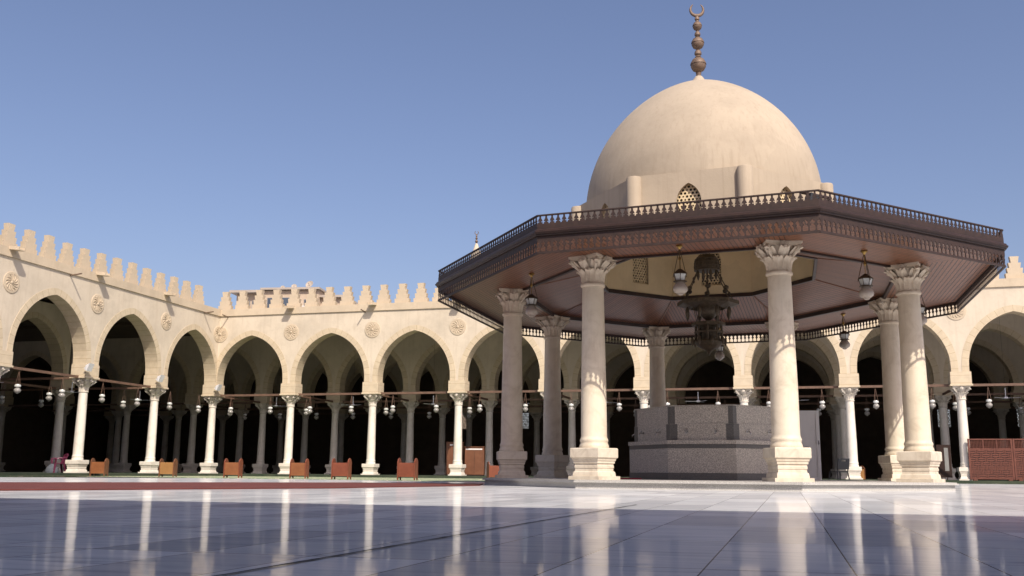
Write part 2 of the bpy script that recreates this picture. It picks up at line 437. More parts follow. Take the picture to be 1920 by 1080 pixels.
def make_column(parent, H, hp, half, r0, r1, hc, chalf, mats, loc):
    """pedestal, shaft with moulded foot, capital; local z 0..H"""
    c = bpy.data.objects.new('column', None); COL.objects.link(c); c.parent = parent; c.location = loc
    p = MB(); q = lambda t: t * hp
    sq_loft(p, [(half * 1.08, 0), (half * 1.08, q(.11)), (half * .90, q(.112)), (half * .88, q(.20)), (half * .86, q(.25)), (half * .80, q(.27)), (half * .79, q(.36)),
                (half * .82, q(.37)), (half * .82, q(.44)), (half * .80, q(.455)), (half * .80, q(.50)), (half * .86, q(.52)), (half * .86, q(.58)), (half * .90, q(.60)),
                (half * .92, q(.66)), (half * 1.0, q(.70)), (half * 1.0, q(.97)), (half * .97, q(1.0))])
    p.build('pedestal', mats[1], c)
    s = MB(); zt = H - hc
    s.lathe([(r0 * 1.13, hp), (r0 * 1.15, hp + .03), (r0 * 1.11, hp + .07), (r0 * 1.06, hp + .10), (r0 * 1.055, hp + .125), (r0 * 1.09, hp + .15), (r0 * 1.10, hp + .175), (r0 * 1.07, hp + .20),
             (r0 * 1.02, hp + .225), (r0, hp + .27), (r0 * .985, hp + (zt - hp) * .35), (r0 + (r1 - r0) * .62, hp + (zt - hp) * .68), (r1, zt - .06), (r1 * 1.01, zt)], 40)
    s.build('shaft', mats[0], c, 35)
    capital_mesh(hc, r1, chalf).build('capital', mats[2], c, 40, (0, 0, zt))
    return c

# ------------------------------------------------------------------ arcades
HC, ZC = 4.40, .15
T = .36
ROWD = 5.85
def arch_pts(a, e, zs, n=14):
    r = a + e; out = []
    hmax = sqrt(r * r - e * e); th = atan2(hmax, e)      # left arc centred at +e
    for k in range(n + 1):
        t = pi - (pi - (pi - th)) * 0 - 0
        ang = pi - (th * k / n) if False else pi - (pi - atan2(hmax, -e)) * k / n
        out.append((e + r * cos(ang), zs + r * sin(ang)))
    return out + [(-x, z) for x, z in out[::-1][1:]]
ZTOP = 9.22
ZLED = 5.22
def arcade_row(s, i0, i1, zs, e, pier=.40, ztop=ZTOP, band=.32):
    if s > 5.3: pier = .45
    """plaster wall + cut stone arch rings for bays between column i0..i1 (x = i*s), thickness 2T about y=0"""
    a = s / 2 - pier
    zb = ZC + HC
    curve = [(-a, zb)] + [(-a, z) for z in (ZLED,)] + arch_pts(a, e, zs)[0:] + [(a, ZLED), (a, zb)]
    wall = MB()
    inner = arch_pts(a, e, zs)
    for b in range(i0, i1):
        xc = (b + .5) * s
        for y, in ((-T,), (T,)):
            wall.quad((xc - s / 2, y, zb), (xc - a, y, zb), (xc - a, y, ztop), (xc - s / 2, y, ztop))
            wall.quad((xc + a, y, zb), (xc + s / 2, y, zb), (xc + s / 2, y, ztop), (xc + a, y, ztop))
            for (x0, z0), (x1, z1) in zip(inner, inner[1:]):
                wall.quad((xc + x0, y, z0), (xc + x1, y, z1), (xc + x1, y, ztop), (xc + x0, y, ztop))
    for x in (i0 * s, i1 * s): wall.quad((x, -T, zb), (x, T, zb), (x, T, ztop), (x, -T, ztop))
    wall.quad((i0 * s, -T, ztop), (i1 * s, -T, ztop), (i1 * s, T, ztop), (i0 * s, T, ztop))
    rings = []
    cl = [(-a, ZLED)] + inner + [(a, ZLED)]
    # outer outline of the ring, offset along the local normal
    def outset(k):
        p0 = cl[max(k - 1, 0)]; p1 = cl[min(k + 1, len(cl) - 1)]
        dx, dz = p1[0] - p0[0], p1[1] - p0[1]; L = sqrt(dx * dx + dz * dz)
        return (cl[k][0] - dz / L * band, cl[k][1] + dx / L * band)
    ol = [outset(k) for k in range(len(cl))]
    ol = [(max(-s / 2 + .012, min(s / 2 - .012, x)), z) for x, z in ol]
    m = len(cl) // 2
    ol[m] = (0, ol[m - 1][1] + (ol[m - 1][1] - ol[m - 2][1]) * .55)
    for b in range(i0, i1):
        xc = (b + .5) * s; mb = MB(); u = .1 + .137 * b
        for k in range(len(cl) - 1):
            (x0, z0), (x1, z1) = cl[k], cl[k + 1]; (X0, Z0), (X1, Z1) = ol[k], ol[k + 1]
            L = sqrt((x1 - x0) ** 2 + (z1 - z0) ** 2); u1 = u + L
            for sg in (-1, 1):
                y = sg * (T + .014); yb = sg * (T - .02)
                mb.quad((xc + x0, y, z0), (xc + x1, y, z1), (xc + X1, y, Z1), (xc + X0, y, Z0), [(u, 0), (u1, 0), (u1, band), (u, band)])
                mb.quad((xc + X0, y, Z0), (xc + X1, y, Z1), (xc + X1, yb, Z1), (xc + X0, yb, Z0), [(u, 0), (u1, 0), (u1, .03), (u, .03)])
            mb.quad((xc + x0, -T - .014, z0), (xc + x1, -T - .014, z1), (xc + x1, T + .014, z1), (xc + x0, T + .014, z0), [(u, 0), (u1, 0), (u1, .75), (u, .75)])
            u = u1
        rings.append(mb)
    return wall, rings
def pier_mb():
    mb = MB()
    mb.box(-.50, .50, -T - .10, T + .10, ZC + HC + .004, ZC + HC + .085)
    mb.box(-.465, .465, -T - .055, T + .055, ZC + HC + .085, ZLED)
    return mb
def merlon_poly():
    L = [(.40, .0), (.42, .27), (.315, .272), (.35, .53), (.235, .532), (.275, .79), (.15, .792), (.20, 1.10)]
    return [(-x, z) for x, z in L[::-1]] + L
def rosette_mb(R):
    mb = MB(); n = 40
    Mx = Matrix.Rotation(pi / 2, 4, 'X')     # local z of lathe -> -y
    mb.lathe([(R, -.02), (R, .022), (R * .97, .030), (R * .9, .030), (.001, .028)], n, M=Mx, cap=False)
    mb.lathe([(R * .16, 0), (R * .17, .05), (R * .10, .075), (.002, .08)], 16, M=Mx, cap=False)
    for k in range(13):      # thin curved ribs between the petals
        a = 2 * pi * k / 13 + .13
        pts = []
        for q in range(6):
            t = .2 + .54 * q / 5; w = a + .42 * (q / 5) ** 1.5
            pts.append((t * R * cos(w), -.036, t * R * sin(w)))
        mb.tube(pts, [.020, .022, .025, .027, .027, .022], 5)
        w = a + .42; w2 = w + 2 * pi / 13
        mb.tube([(.74 * R * cos(w), -.028, .74 * R * sin(w)), (.80 * R * cos((w + w2) / 2), -.028, .80 * R * sin((w + w2) / 2)), (.74 * R * cos(w2), -.028, .74 * R * sin(w2))], .012, 5)
    return mb
def hex_grille(w, h, inside, cell=.075, th=.04, hole=.70, org=(0, 0, 0), ax=(1, 0, 0), ay=(0, 0, 1), nn=(0, 1, 0)):
    """pierced stucco grille: hexagonal rings alternating large and small holes"""
    mb = MB(); org, ax, ay, nn = Vector(org), Vector(ax), Vector(ay), Vector(nn)
    dx = cell * sqrt(3); dz = cell * 1.5
    nx = int(w / dx) + 2; nz = int(h / dz) + 2
    for r in range(-1, nz):
        for c in range(-nx // 2 - 1, nx // 2 + 2):
            x = (c + (.5 if r % 2 else 0)) * dx; z = r * dz
            if not inside(x, z): continue
            hh = hole if (r + c) % 3 else hole * .72
            o = [(x + cell * 1.001 * cos(pi / 6 + k * pi / 3), z + cell * 1.001 * sin(pi / 6 + k * pi / 3)) for k in range(6)]
            i = [(x + cell * hh * cos(pi / 6 + k * pi / 3), z + cell * hh * sin(pi / 6 + k * pi / 3)) for k in range(6)]
            for k in range(6):
                k2 = (k + 1) % 6
                A, B, C, D2 = [org + ax * p[0] + ay * p[1] for p in (o[k], o[k2], i[k2], i[k])]
                mb.quad(A, B, C, D2); mb.quad(A + nn * th, B + nn * th, C + nn * th, D2 + nn * th); mb.quad(C, D2, D2 + nn * th, C + nn * th)
    return mb

def build_arcade(root, s, i0, i1, j0, j1, zs, e, nrows, merlon_off, spouts, rods, cap_at_corner):
    zb = ZC + HC
    # front row
    wall, rings = arcade_row(s, i0, i1, zs, e)
    wall.build('wall', 'plaster', root)
    for r in rings: r.build('arch_ring', 'voussoir', root)
    # coping with a shadow groove under it
    cb = MB(); cb.box(i0 * s - (0 if cap_at_corner else T), i1 * s + (0 if not cap_at_corner else 0), -T - .075, T, ZTOP + .003, ZTOP + .40)
    cb.build('coping', 'merlon', root)
    p0 = None
    step = s / 4.6 if s > 5.3 else s / 4.5
    n = int((i1 - i0) * s / step)
    for k in range(n):
        x = i0 * s + merlon_off + k * step
        if x > i1 * s - .2: break
        if p0 is None:
            p0 = MB().prism(merlon_poly(), (0, -.22, 0), (1, 0, 0), (0, 0, 1), (0, 1, 0), .27).build('merlon', 'merlon', root, loc=(x, 0, ZTOP + .40))
        else:
            c = p0.copy(); COL.objects.link(c); c.location = (x, 0, ZTOP + .40 + random.uniform(-.02, .02)); c.rotation_euler = (0, random.uniform(-.012, .012), random.uniform(-.03, .03)); c.scale = (random.uniform(.95, 1.05), 1, random.uniform(.97, 1.03))
    ro = None
    for i in range(i0, i1 + 1):
        x = i * s + (.48 if (i == 0 and not cap_at_corner) else -.48 if (i == 0 and cap_at_corner) else 0)
        if ro is None: ro = rosette_mb(.47).build('rosette', 'merlon', root, 40, (x, -T - .001, 8.16))
        else:
            c = ro.copy(); COL.objects.link(c); c.location = (x, -T - .001, 8.16); c.rotation_euler = (0, random.uniform(0, 6), 0)
    pr = None
    for i in range(i0, i1 + 1):
        if pr is None: pr = pier_mb().build('pier', 'pier', root, loc=(i * s, 0, 0))
        else:
            c = pr.copy(); COL.objects.link(c); c.location = (i * s, 0, 0)
    for x in spouts:
        sb = MB(); Mx = Matrix.Translation((x, -T - .07, ZTOP + .36)) @ Matrix.Rotation(radians(7), 4, 'X')
        sb.box(-.20, .20, -.50, .05, -.05, .0, Mx); sb.box(-.20, -.14, -.50, .05, 0, .10, Mx); sb.box(.14, .20, -.50, .05, 0, .10, Mx)
        sb.build('water_spout', 'merlon', root)
    for x in rods:
        MB().tube([(x, -T - .02, 9.16), (x, -T - .62, 9.22)], .035, 8).build('drain_pipe', 'bronze', root)
    # inner rows share the bay shapes
    if nrows:
        wall2, rings2 = arcade_row(s, j0, j1, zs, e, ztop=9.02)
        w2 = wall2.build('inner_wall', 'plaster', root, loc=(0, ROWD, 0)); rs = [r.build('inner_arch_ring', 'voussoir', root, loc=(0, ROWD, 0)) for r in rings2]
        for k in range(2, nrows):
            for o in [w2] + rs:
                c = o.copy(); COL.objects.link(c); c.location = (0, ROWD * k, 0)
        for k in range(1, nrows):
            for i in range(j0, j1 + 1):
                c = pr.copy(); COL.objects.link(c); c.location = (i * s, ROWD * k, 0)
    return pr

def arcade_columns(root, s, i0, i1, j0, j1, nrows):
    c0 = make_column(root, HC, .60, .365, .232, .198, .64, .445, ('column_white', 'column_white', 'capital_white'), (i0 * s, 0, ZC))
    tr = snapshot(c0)
    for i in range(i0 + 1, i1 + 1): dup(c0, (i * s, 0, ZC), tree=tr)
    for k in range(1, nrows):
        for i in range(j0, j1 + 1): dup(c0, (i * s, ROWD * k, ZC), tree=tr)
    # tie beams
    L = s - .90
    tb = None
    for i in range(i0, i1):
        m = (i + .5) * s
        if tb is None: tb = MB().box(-L / 2, L / 2, -.055, .055, 0, .115).build('tie_beam', 'tie', root, loc=(m, 0, ZC + HC + .0))
        else:
            c = tb.copy(); COL.objects.link(c); c.location = (m, 0, ZC + HC + .0)
    for k in range(1, nrows):
        for i in range(j0, j1):
            c = tb.copy(); COL.objects.link(c); c.location = ((i + .5) * s, ROWD * k, ZC + HC)
    LB = ROWD - 1.0; pb = None
    for k in range(0, min(2, nrows - 1)):
        for i in range(i0 if k == 0 else j0, (i1 if k == 0 else j1) + 1):
            if pb is None: pb = MB().box(-.05, .05, -LB / 2, LB / 2, 0, .10).build('cross_tie', 'tie', root, loc=(i * s, ROWD * (k + .5), ZC + HC + .005))
            else:
                c = pb.copy(); COL.objects.link(c); c.location = (i * s, ROWD * (k + .5), ZC + HC + .005)

NR = 4
back = thing('arcade', 'long sunlit cream arcade with stepped merlons running behind the domed pavilion', 'arcade', (CX, CY, 0), -YAW)
NB = 11
random.seed(11)
build_arcade(back, S_B, 0, NB, -4, NB, 5.48, .50, NR, .52, [5.0, 10.1, 15.2, 20.3, 25.4, 30.5, 35.6, 40.7], [.9, 9.6], False)
arcade_columns(back, S_B, 0, NB, -4, NB, NR)
left = thing('arcade', 'shorter cream arcade wing receding along the left edge to the corner', 'arcade', (CX, CY, 0), pi / 2 - YAWL)
NL = 5
build_arcade(left, S_L, -NL, 0, -NL, -1, 5.30, .50, NR, .10, [-17.05, -11.4, -5.9], [-13.3, -2.1], True)
arcade_columns(left, S_L, -NL, -1, -NL, -1, NR)
# roofs, far walls with pierced windows, end walls, plinths
def hall_shell(root, x0, x1, xs_win, y1, xc=None, zc=9.03):
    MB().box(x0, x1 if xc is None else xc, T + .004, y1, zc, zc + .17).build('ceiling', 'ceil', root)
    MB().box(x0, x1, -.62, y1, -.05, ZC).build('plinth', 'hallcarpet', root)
    w = MB(); xs = sorted(xs_win); hw, z0, z1 = .42, 3.7, 4.95
    cur = x0
    for x in xs:
        w.box(cur, x - hw, y1, y1 + .4, 0, 9.2); w.box(x - hw, x + hw, y1, y1 + .4, 0, z0); w.box(x - hw, x + hw, y1, y1 + .4, z1, 9.2); cur = x + hw
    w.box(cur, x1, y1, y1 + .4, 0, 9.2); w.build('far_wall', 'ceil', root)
    g0 = None
    for x in xs:
        if g0 is None: g0 = hex_grille(2 * hw, z1 - z0, lambda a, b: abs(a) < hw + .02 and -.02 < b < z1 - z0 + .02, .085, .05, .72).build('window_grille', 'plaster', root, loc=(x, y1 + .2, z0))
        else:
            c = g0.copy(); COL.objects.link(c); c.location = (x, y1 + .2, z0)
hall_shell(back, -4 * S_B - 1, NB * S_B, [(i + .5) * S_B for i in (1, 2, 3, 4, 6, 8, 9)], NR * ROWD)
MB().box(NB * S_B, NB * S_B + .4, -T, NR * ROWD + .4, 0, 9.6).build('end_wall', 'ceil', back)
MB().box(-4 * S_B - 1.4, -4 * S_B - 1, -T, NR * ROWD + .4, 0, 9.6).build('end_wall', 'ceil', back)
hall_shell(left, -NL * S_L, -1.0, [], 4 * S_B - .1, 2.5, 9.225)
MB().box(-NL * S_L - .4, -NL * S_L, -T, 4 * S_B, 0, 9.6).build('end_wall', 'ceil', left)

# unseen plain wall in place of the near arcade, sized to shade the floor
nw = thing('shadow_caster_wall', 'unseen plain stand-in wall added to shade the near courtyard floor', 'wall', (0, -2.25, 0), -YAW)
MB().box(-70, 70, -1.2, 0, 0, 13.75).build('wall', 'plaster', nw)
MB().box(-70, 70, -1.3, .06, 13.753, 13.95).build('coping', 'merlon', nw)

# ------------------------------------------------------------------ pavilion
PX, PY, TH, ST = 5.40, 27.4036, -.7113, 1.189
def ov(R, j):
    a = TH + pi * 1.25 + j * pi / 4; return Vector((R * cos(a), ST * R * sin(a), 0))
pav = thing('domed_pavilion', 'octagonal pavilion with plastered dome over a wide dark wooden eave', 'pavilion', (PX, PY, 0))
def oct_prism(mb, R, z0, z1, Rt=None):
    Rt = Rt or R
    vs = [ov(R, j) + Vector((0, 0, z0)) for j in range(8)] + [ov(Rt, j) + Vector((0, 0, z1)) for j in range(8)]
    mb.add(vs, [tuple(range(8))[::-1], tuple(range(8, 16))] + [(j, (j + 1) % 8, (j + 1) % 8 + 8, j + 8) for j in range(8)])
    return mb
ZP = .183
pf = MB(); oct_prism(pf, 6.10, -.02, ZP - .055); oct_prism(pf, 6.17, ZP - .0545, ZP - .02); oct_prism(pf, 6.14, ZP - .0195, ZP)
pf.build('platform', 'platform', pav)
ZS = 5.275
col0 = None
for j in range(8):
    p = ov(5.3883, j); rz = atan2(p.y / ST, p.x)
    if col0 is None:
        col0 = make_column(pav, ZS - ZP, .70, .385, .292, .248, .70, .455, ('column', 'pedestal', 'capital'), (p.x, p.y, ZP)); tr = snapshot(col0); col0.rotation_euler = (0, 0, rz)
    else: dup(col0, (p.x, p.y, ZP), rz, tree=tr)
RE, HE, HT = 7.4575, 4.956, 5.80
# flat outer ceiling and rising inner ceiling, one boarded panel per side
def facet(name, A, B, C, D2, swap, off):
    t = (B - A).normalized(); n = (D2 - A); n = (n - t * n.dot(t)).normalized()
    q = lambda P: (((P - A).dot(n) + off, (P - A).dot(t)) if swap else ((P - A).dot(t) + off, (P - A).dot(n)))
    return MB().quad(A, B, C, D2, [q(A), q(B), q(C), q(D2)]).build(name, 'soffit', pav)
up = lambda z: Vector((0, 0, z))
for j in range(8):
    k = (j + 1) % 8
    facet('soffit_panel', ov(RE - .03, j) + up(ZS), ov(RE - .03, k) + up(ZS), ov(5.28, k) + up(ZS), ov(5.28, j) + up(ZS), j not in (1, 5), j * .7)
    facet('ceiling_panel', ov(5.2, j) + up(ZS + .06), ov(5.2, k) + up(ZS + .06), ov(3.24, k) + up(5.84), ov(3.24, j) + up(5.84), j in (2, 4), j * .5)
rb = MB()
for j in range(8):
    k = (j + 1) % 8
    for (R0, z0), (R1, z1) in (((5.28, ZS), (5.28, ZS - .05)), ((5.28, ZS - .05), (5.2, ZS - .05)), ((5.2, ZS - .05), (5.2, ZS + .062))):
        rb.quad(ov(R0, j) + up(z0), ov(R0, k) + up(z0), ov(R1, k) + up(z1), ov(R1, j) + up(z1))
rb.build('ring_beam', 'mould', pav)
ob = MB()
for j in range(8):
    k = (j + 1) % 8
    for (R0, z0), (R1, z1) in (((3.27, 5.80), (3.19, 5.80)), ((3.19, 5.80), (3.19, 5.92)), ((3.27, 5.80), (3.27, 5.92)),):
        ob.quad(ov(R0, j) + up(z0), ov(R0, k) + up(z0), ov(R1, k) + up(z1), ov(R1, j) + up(z1))
    # light hip trims
ob.build('opening_trim', 'mould', pav)
hp_ = MB()
for j in range(8): hp_.tube([ov(5.2, j) + up(ZS + .05), ov(3.24, j) + up(5.83)], .02, 5)
M['trim'] = mottled('pale_wood_trim', (.20, .10, .065), (.26, .14, .09), 6, .5)
for j in range(8): MB().tube([ov(5.2, j) + up(ZS + .05), ov(3.24, j) + up(5.83)], .018, 5).build('hip_trim', 'trim', pav)
# fretted boards along the eave
def plank_outline(w, prof, z0, z1):
    """board of width w between two half holes; prof = [(z, half hole width)]"""
    Lp = [(0 + hw, z) for z, hw in prof]; Rp = [(w - hw, z) for z, hw in prof]
    return [(0, z0)] + Lp + [(0, z1), (w, z1)] + Rp[::-1] + [(w, z0)]
CREST = [(.125, 0), (.140, .022), (.152, .012), (.160, .012), (.163, .046), (.180, .048), (.183, .014), (.196, .016), (.215, .030), (.232, .030), (.240, .045), (.292, .050), (.300, .05)]
CREST = [(z, hw) for z, hw in CREST]
SKIRT = [(.030, .0), (.032, .046), (.075, .056), (.120, .051), (.150, .026), (.165, .020), (.180, .040), (.205, .046), (.225, .036), (.240, .014), (.265, .0)]
mo_prof = [(0, 0), (.035, 0), (.045, .012), (.045, .03), (.075, .045), (.075, .06), (.085, .066), (.085, .085), (.055, .105), (.055, .118), (.04, .14), (0, .14)]
for j in range(8):
    k = (j + 1) % 8
    A, B = ov(RE, j), ov(RE, k); L = (B - A).length; t = (B - A) / L; n = Vector((t.y, -t.x, 0))
    m = round(L / .1365); w = L / m
    cm = MB(); sm = MB()
    for q in range(m):
        o = A + t * (q * w)
        cm.prism(plank_outline(w, CREST, .0, .303), o + up(HT - .33), t, (0, 0, 1), -n, .016)
        sm.prism(plank_outline(w, SKIRT, .0, .38), o + up(HE), t, (0, 0, 1), -n, .014)
    Mx = Matrix(((t.x, n.x, 0, A.x), (t.y, n.y, 0, A.y), (0, 0, 1, 0), (0, 0, 0, 1)))
    cm.box(-.0, L + .0, -.045, .012, HT - .027, HT, Mx)
    sm.box(-.0, L + .0, -.04, .008, HE - .018, HE + .004, Mx)
    cm.build('cresting_panel', 'fret', pav); sm.build('skirt_panel', 'fret', pav)
mm = MB(); z0 = HE + .372
for j in range(8):
    k = (j + 1) % 8
    for (o0, h0), (o1, h1) in zip(mo_prof, mo_prof[1:]):
        mm.quad(ov(RE + o0, j) + up(z0 + h0), ov(RE + o0, k) + up(z0 + h0), ov(RE + o1, k) + up(z0 + h1), ov(RE + o1, j) + up(z0 + h1))
mm.build('moulding', 'mould', pav)
rf = MB()
for j in range(8):
    k = (j + 1) % 8
    rf.quad(ov(RE - .06, j) + up(5.40), ov(RE - .06, k) + up(5.40), ov(3.4, k) + up(5.98), ov(3.4, j) + up(5.98))
    rf.quad(ov(RE - .06, j) + up(5.40), ov(RE - .06, k) + up(5.40), ov(RE - .06, k) + up(5.28), ov(RE - .06, j) + up(5.28))
M['roof'] = mottled('grey_roof_sheet', (.16, .13, .11), (.24, .20, .17), 2, .8)
rf.build('roof', 'roof', pav)
# drum
M['cityglass_dark'] = mottled('dark_window_pane', (.015, .013, .012), (.03, .026, .022), 3, .4)
drum = bpy.data.objects.new('drum', None); COL.objects.link(drum); drum.parent = pav
ZD = 7.76; RO, RI = 3.56, 3.22; wz0, wzs, wa, we = 6.22, 6.98, .31, .22
dm = MB(); dmi = MB()
win = arch_pts(wa, we, wzs, 8)
for j in range(8):
    k = (j + 1) % 8
    A, B, Ai, Bi = ov(RO, j), ov(RO, k), ov(RI, j), ov(RI, k)
    for P, Q, zbot in ((A, B, 5.87), (Ai, Bi, 5.85)):
        L = (Q - P).length; t = (Q - P) / L; c = P + t * L / 2
        dq = dm if P is A else dmi
        f = lambda x, z: c + t * x + up(z)
        dq.quad(f(-L / 2, zbot), f(-wa, zbot), f(-wa, ZD), f(-L / 2, ZD)); dq.quad(f(wa, zbot), f(L / 2, zbot), f(L / 2, ZD), f(wa, ZD))
        dq.quad(f(-wa, zbot), f(wa, zbot), f(wa, wz0), f(-wa, wz0))
        for (x0, zz0), (x1, zz1) in zip(win, win[1:]): dq.quad(f(x0, zz0), f(x1, zz1), f(x1, ZD), f(x0, ZD))
    L = (B - A).length; t = (B - A) / L; c = A + t * L / 2; ci = Ai + (Bi - Ai) / 2
    loop = [(-wa, wz0)] + win + [(wa, wz0)]
    for (x0, zz0), (x1, zz1) in zip(loop, loop[1:] + loop[:1]):
        dm.quad(c + t * x0 + up(zz0), c + t * x1 + up(zz1), ci + t * x1 + up(zz1), ci + t * x0 + up(zz0))
    dm.quad(A + up(ZD), B + up(ZD), Bi + up(ZD + .02), Ai + up(ZD + .02))
dm.build('drum_wall', 'dome', drum); dmi.build('inner_wall', 'drum_in', drum)
def in_arch(x, z):
    z += wz0
    if abs(x) > wa + .02 or z < wz0 - .03: return False
    if z <= wzs: return True
    r = wa + we; return (abs(x) + we) ** 2 + (z - wzs) ** 2 < (r + .03) ** 2
for j in range(8):
    k = (j + 1) % 8; A, B = ov(3.42, j), ov(3.42, k); t = (B - A).normalized(); n = Vector((t.y, -t.x, 0)); c = (A + B) / 2
    hex_grille(2 * wa, 1.3, in_arch, .056, .04, .66, c + n * .03 + up(wz0), t, (0, 0, 1), -n).build('window_grille', 'drum_in', drum)
    hex_grille(2 * wa, 1.3, in_arch, .056, .04, .66, c - n * .09 + up(wz0), t, (0, 0, 1), -n).build('window_grille', 'drum_in', drum)
    MB().prism([(-wa, wz0)] + win + [(wa, wz0)], c - n * .03, t, (0, 0, 1), -n, .012).build('window_pane', 'cityglass_dark', drum)
    p = ov(3.56, j)
    MB().lathe([(.19, 5.88), (.19, 7.69), (.175, 7.73), (.10, 7.75)], 20, (p.x, p.y)).build('buttress', 'dome', drum, 40)
# dome shell
prof = []
RD, ZSP, EE, HS = 3.285, 7.70, 1.2, .907
prof.append((3.27, 7.60))
for q in range(0, 41):       # pointed profile: two arcs struck from beyond the axis
    z = sqrt(RD * RD + 2 * RD * EE) * sin(q / 40 * pi / 2)
    prof.append((max(sqrt(max((RD + EE) ** 2 - z * z, 0)) - EE, .004), ZSP + z * HS))
prof[-2] = (prof[-2][0], prof[-2][1])
inn = [(max(r - .22, .002), z - .22) for r, z in prof[::-1] if z - .22 > ZD - .2]
dm = MB(); dm.lathe(prof, 96, c=(.0, 0), sy=ST, cap=False); MB().lathe(inn, 48, sy=ST, cap=False).build('dome_lining', 'drum_in', pav, 40)
dm.build('dome', 'dome', pav, 40)
top = 11.70
fp = [(.080, .10), (.076, .115), (.075, .21), (.085, .24)]
def ball(z, R, n=9): return [(max(.045, R * sin(pi * (k + .6) / (n + .2))) , z - R * cos(pi * (k + .6) / (n + .2))) for k in range(n)]
K = .00247
zz = lambda p: (945 - p) * .00266
for c, r in ((765, 92), (625, 42), (510, 75), (400, 35), (305, 55), (215, 28)):
    R = r * K; z = zz(c)
    if r > 50: fp += ball(z - .0, R, 6)[:5] + [(R * 1.03, z + .015), (R * 1.03, z + .03)] + [(x, q + .02) for x, q in ball(z, R, 6)[3:]]
    else: fp += [(R * .6, z - R * .8), (R, z - R * .35), (R, z + R * .2), (R * .75, z + R * .75)]
    nx = (r * .42) * K; fp += [(max(.04, nx), z + R * 1.08)]
fp += [(.035, zz(190))]
MB().lathe([(.30, -.14), (.19, -.02), (.165, .03), (.10, .12), (.06, .125)], 24).build('finial_base', 'dome', pav, 40, (.04, 0, top))
fi = MB().lathe(fp, 24).build('finial', 'bronze', pav, 40, (0.04, 0, top))
cr_ = MB(); seg = 40; Ro = 92 * K; zc = zz(112)
vs = []
for q in range(seg + 1):
    th = -pi / 2 + (q / seg - .5) * 2 * radians(152)
    tk = .057 * (1 - abs(q / seg - .5) * 2) ** .55 + .003
    R0 = Ro - tk
    for k in range(8):
        b = 2 * pi * k / 8; rr = R0 + tk * cos(b); vs.append((rr * cos(th), tk * .8 * sin(b), zc + rr * sin(th)))
cr_.add(vs, [(q * 8 + k, q * 8 + (k + 1) % 8, (q + 1) * 8 + (k + 1) % 8, (q + 1) * 8 + k) for q in range(seg) for k in range(8)])
cr_.build('crescent', 'bronze', fi, 60)

# ------------------------------------------------------------------ fountain under the dome
fo = thing('ablution_fountain', 'octagonal grey granite fountain basin with taps under the dome', 'fountain', (PX + .03, PY, ZP))
def ring8(name, specs, mat, R0=None):
    mb = MB()
    for R, z0, z1 in specs: oct_prism(mb, R, z0, z1)
    return mb.build(name, mat, fo)
ring8('foot_band', [(2.215, .002, .17)], 'darkgranite')
ring8('lower_tier', [(2.20, .172, .785)], 'granite')
ring8('dark_band', [(2.208, .787, .885)], 'darkgranite')
ring8('ledge', [(2.235, .887, .985)], 'granite')
ring8('tap_tier', [(2.06, .987, 1.40)], 'granite')
ring8('upper_tier', [(2.04, 1.402, 1.85), (2.06, 1.852, 1.875)], 'granite')
for j in range(8):
    k = (j + 1) % 8; h = (j - 1) % 8
    for name, R, w, z0, z1 in (('corner_slab', 2.063, .17, .989, 1.398), ('corner_slab', 2.044, .11, 1.404, 1.848)):
        mb = MB(); c = ov(R, j); t1 = (ov(R, k) - c).normalized(); t2 = (ov(R, h) - c).normalized()
        ci = ov(R - .12, j)
        pl = [c, c + t1 * w * 1.1, ci + t1 * w, ci + t2 * w, c + t2 * w * 1.1]
        mb.prism([(p.x, p.y) for p in pl], (0, 0, z0), (1, 0, 0), (0, 1, 0), (0, 0, 1), z1 - z0)
        mb.build(name, 'darkgranite', fo)
    A, B = ov(2.06, j), ov(2.06, k); t = (B - A).normalized(); n = Vector((t.y, -t.x, 0))
    for fr in (.27, .73):
        p = A.lerp(B, fr) + up(1.21); mb = MB()
        mb.tube([p - n * .02, p + n * .09, p + n * .13 - up(.025), p + n * .135 - up(.07)], [.016, .016, .015, .014], 8)
        mb.tube([p + n * .0, p + n * .012], .034, 12)
        mb.tube([p + n * .07 + up(.01), p + n * .07 + up(.055)], .010, 8); mb.tube([p + n * .07 - t * .04 + up(.055), p + n * .07 + t * .04 + up(.055)], .010, 6)
        mb.build('tap', 'steel', fo, 50)

# ------------------------------------------------------------------ chandelier
ch = thing('chandelier', 'large dark bronze tiered chandelier hanging under the dome', 'chandelier', (PX + .12, PY, 0))
MB().tube([(0, 0, 11.3), (0, 0, 6.4)], .02, 8).build('rod', 'darkbronze', ch)
cb = MB(); cb.lathe([(.05, 6.47), (.18, 6.45), (.28, 6.38), (.335, 6.26), (.35, 6.12), (.34, 6.04), (.36, 6.02), (.36, 5.99), (.30, 5.98)], 28)
for k in range(14):
    a = 2 * pi * k / 14; cb.tube([(.20 * cos(a), .20 * sin(a), 6.45), (.34 * cos(a), .34 * sin(a), 6.26), (.36 * cos(a), .36 * sin(a), 6.05)], .014, 5)
for z, r in ((6.10, .357), (6.20, .35), (6.30, .325)): cb.lathe([(r, z), (r + .015, z + .012), (r, z + .024)], 28, cap=False)
cb.build('crown', 'darkbronze', ch, 40)
for k in range(8):
    a = 2 * pi * k / 8 + .2; x, y2 = .27 * cos(a), .27 * sin(a)
    MB().lathe([(.02, 5.98), (.035, 5.93), (.045, 5.86), (.03, 5.80), (.008, 5.74)], 8, (x, y2)).build('pendant', 'darkbronze', ch, 40)
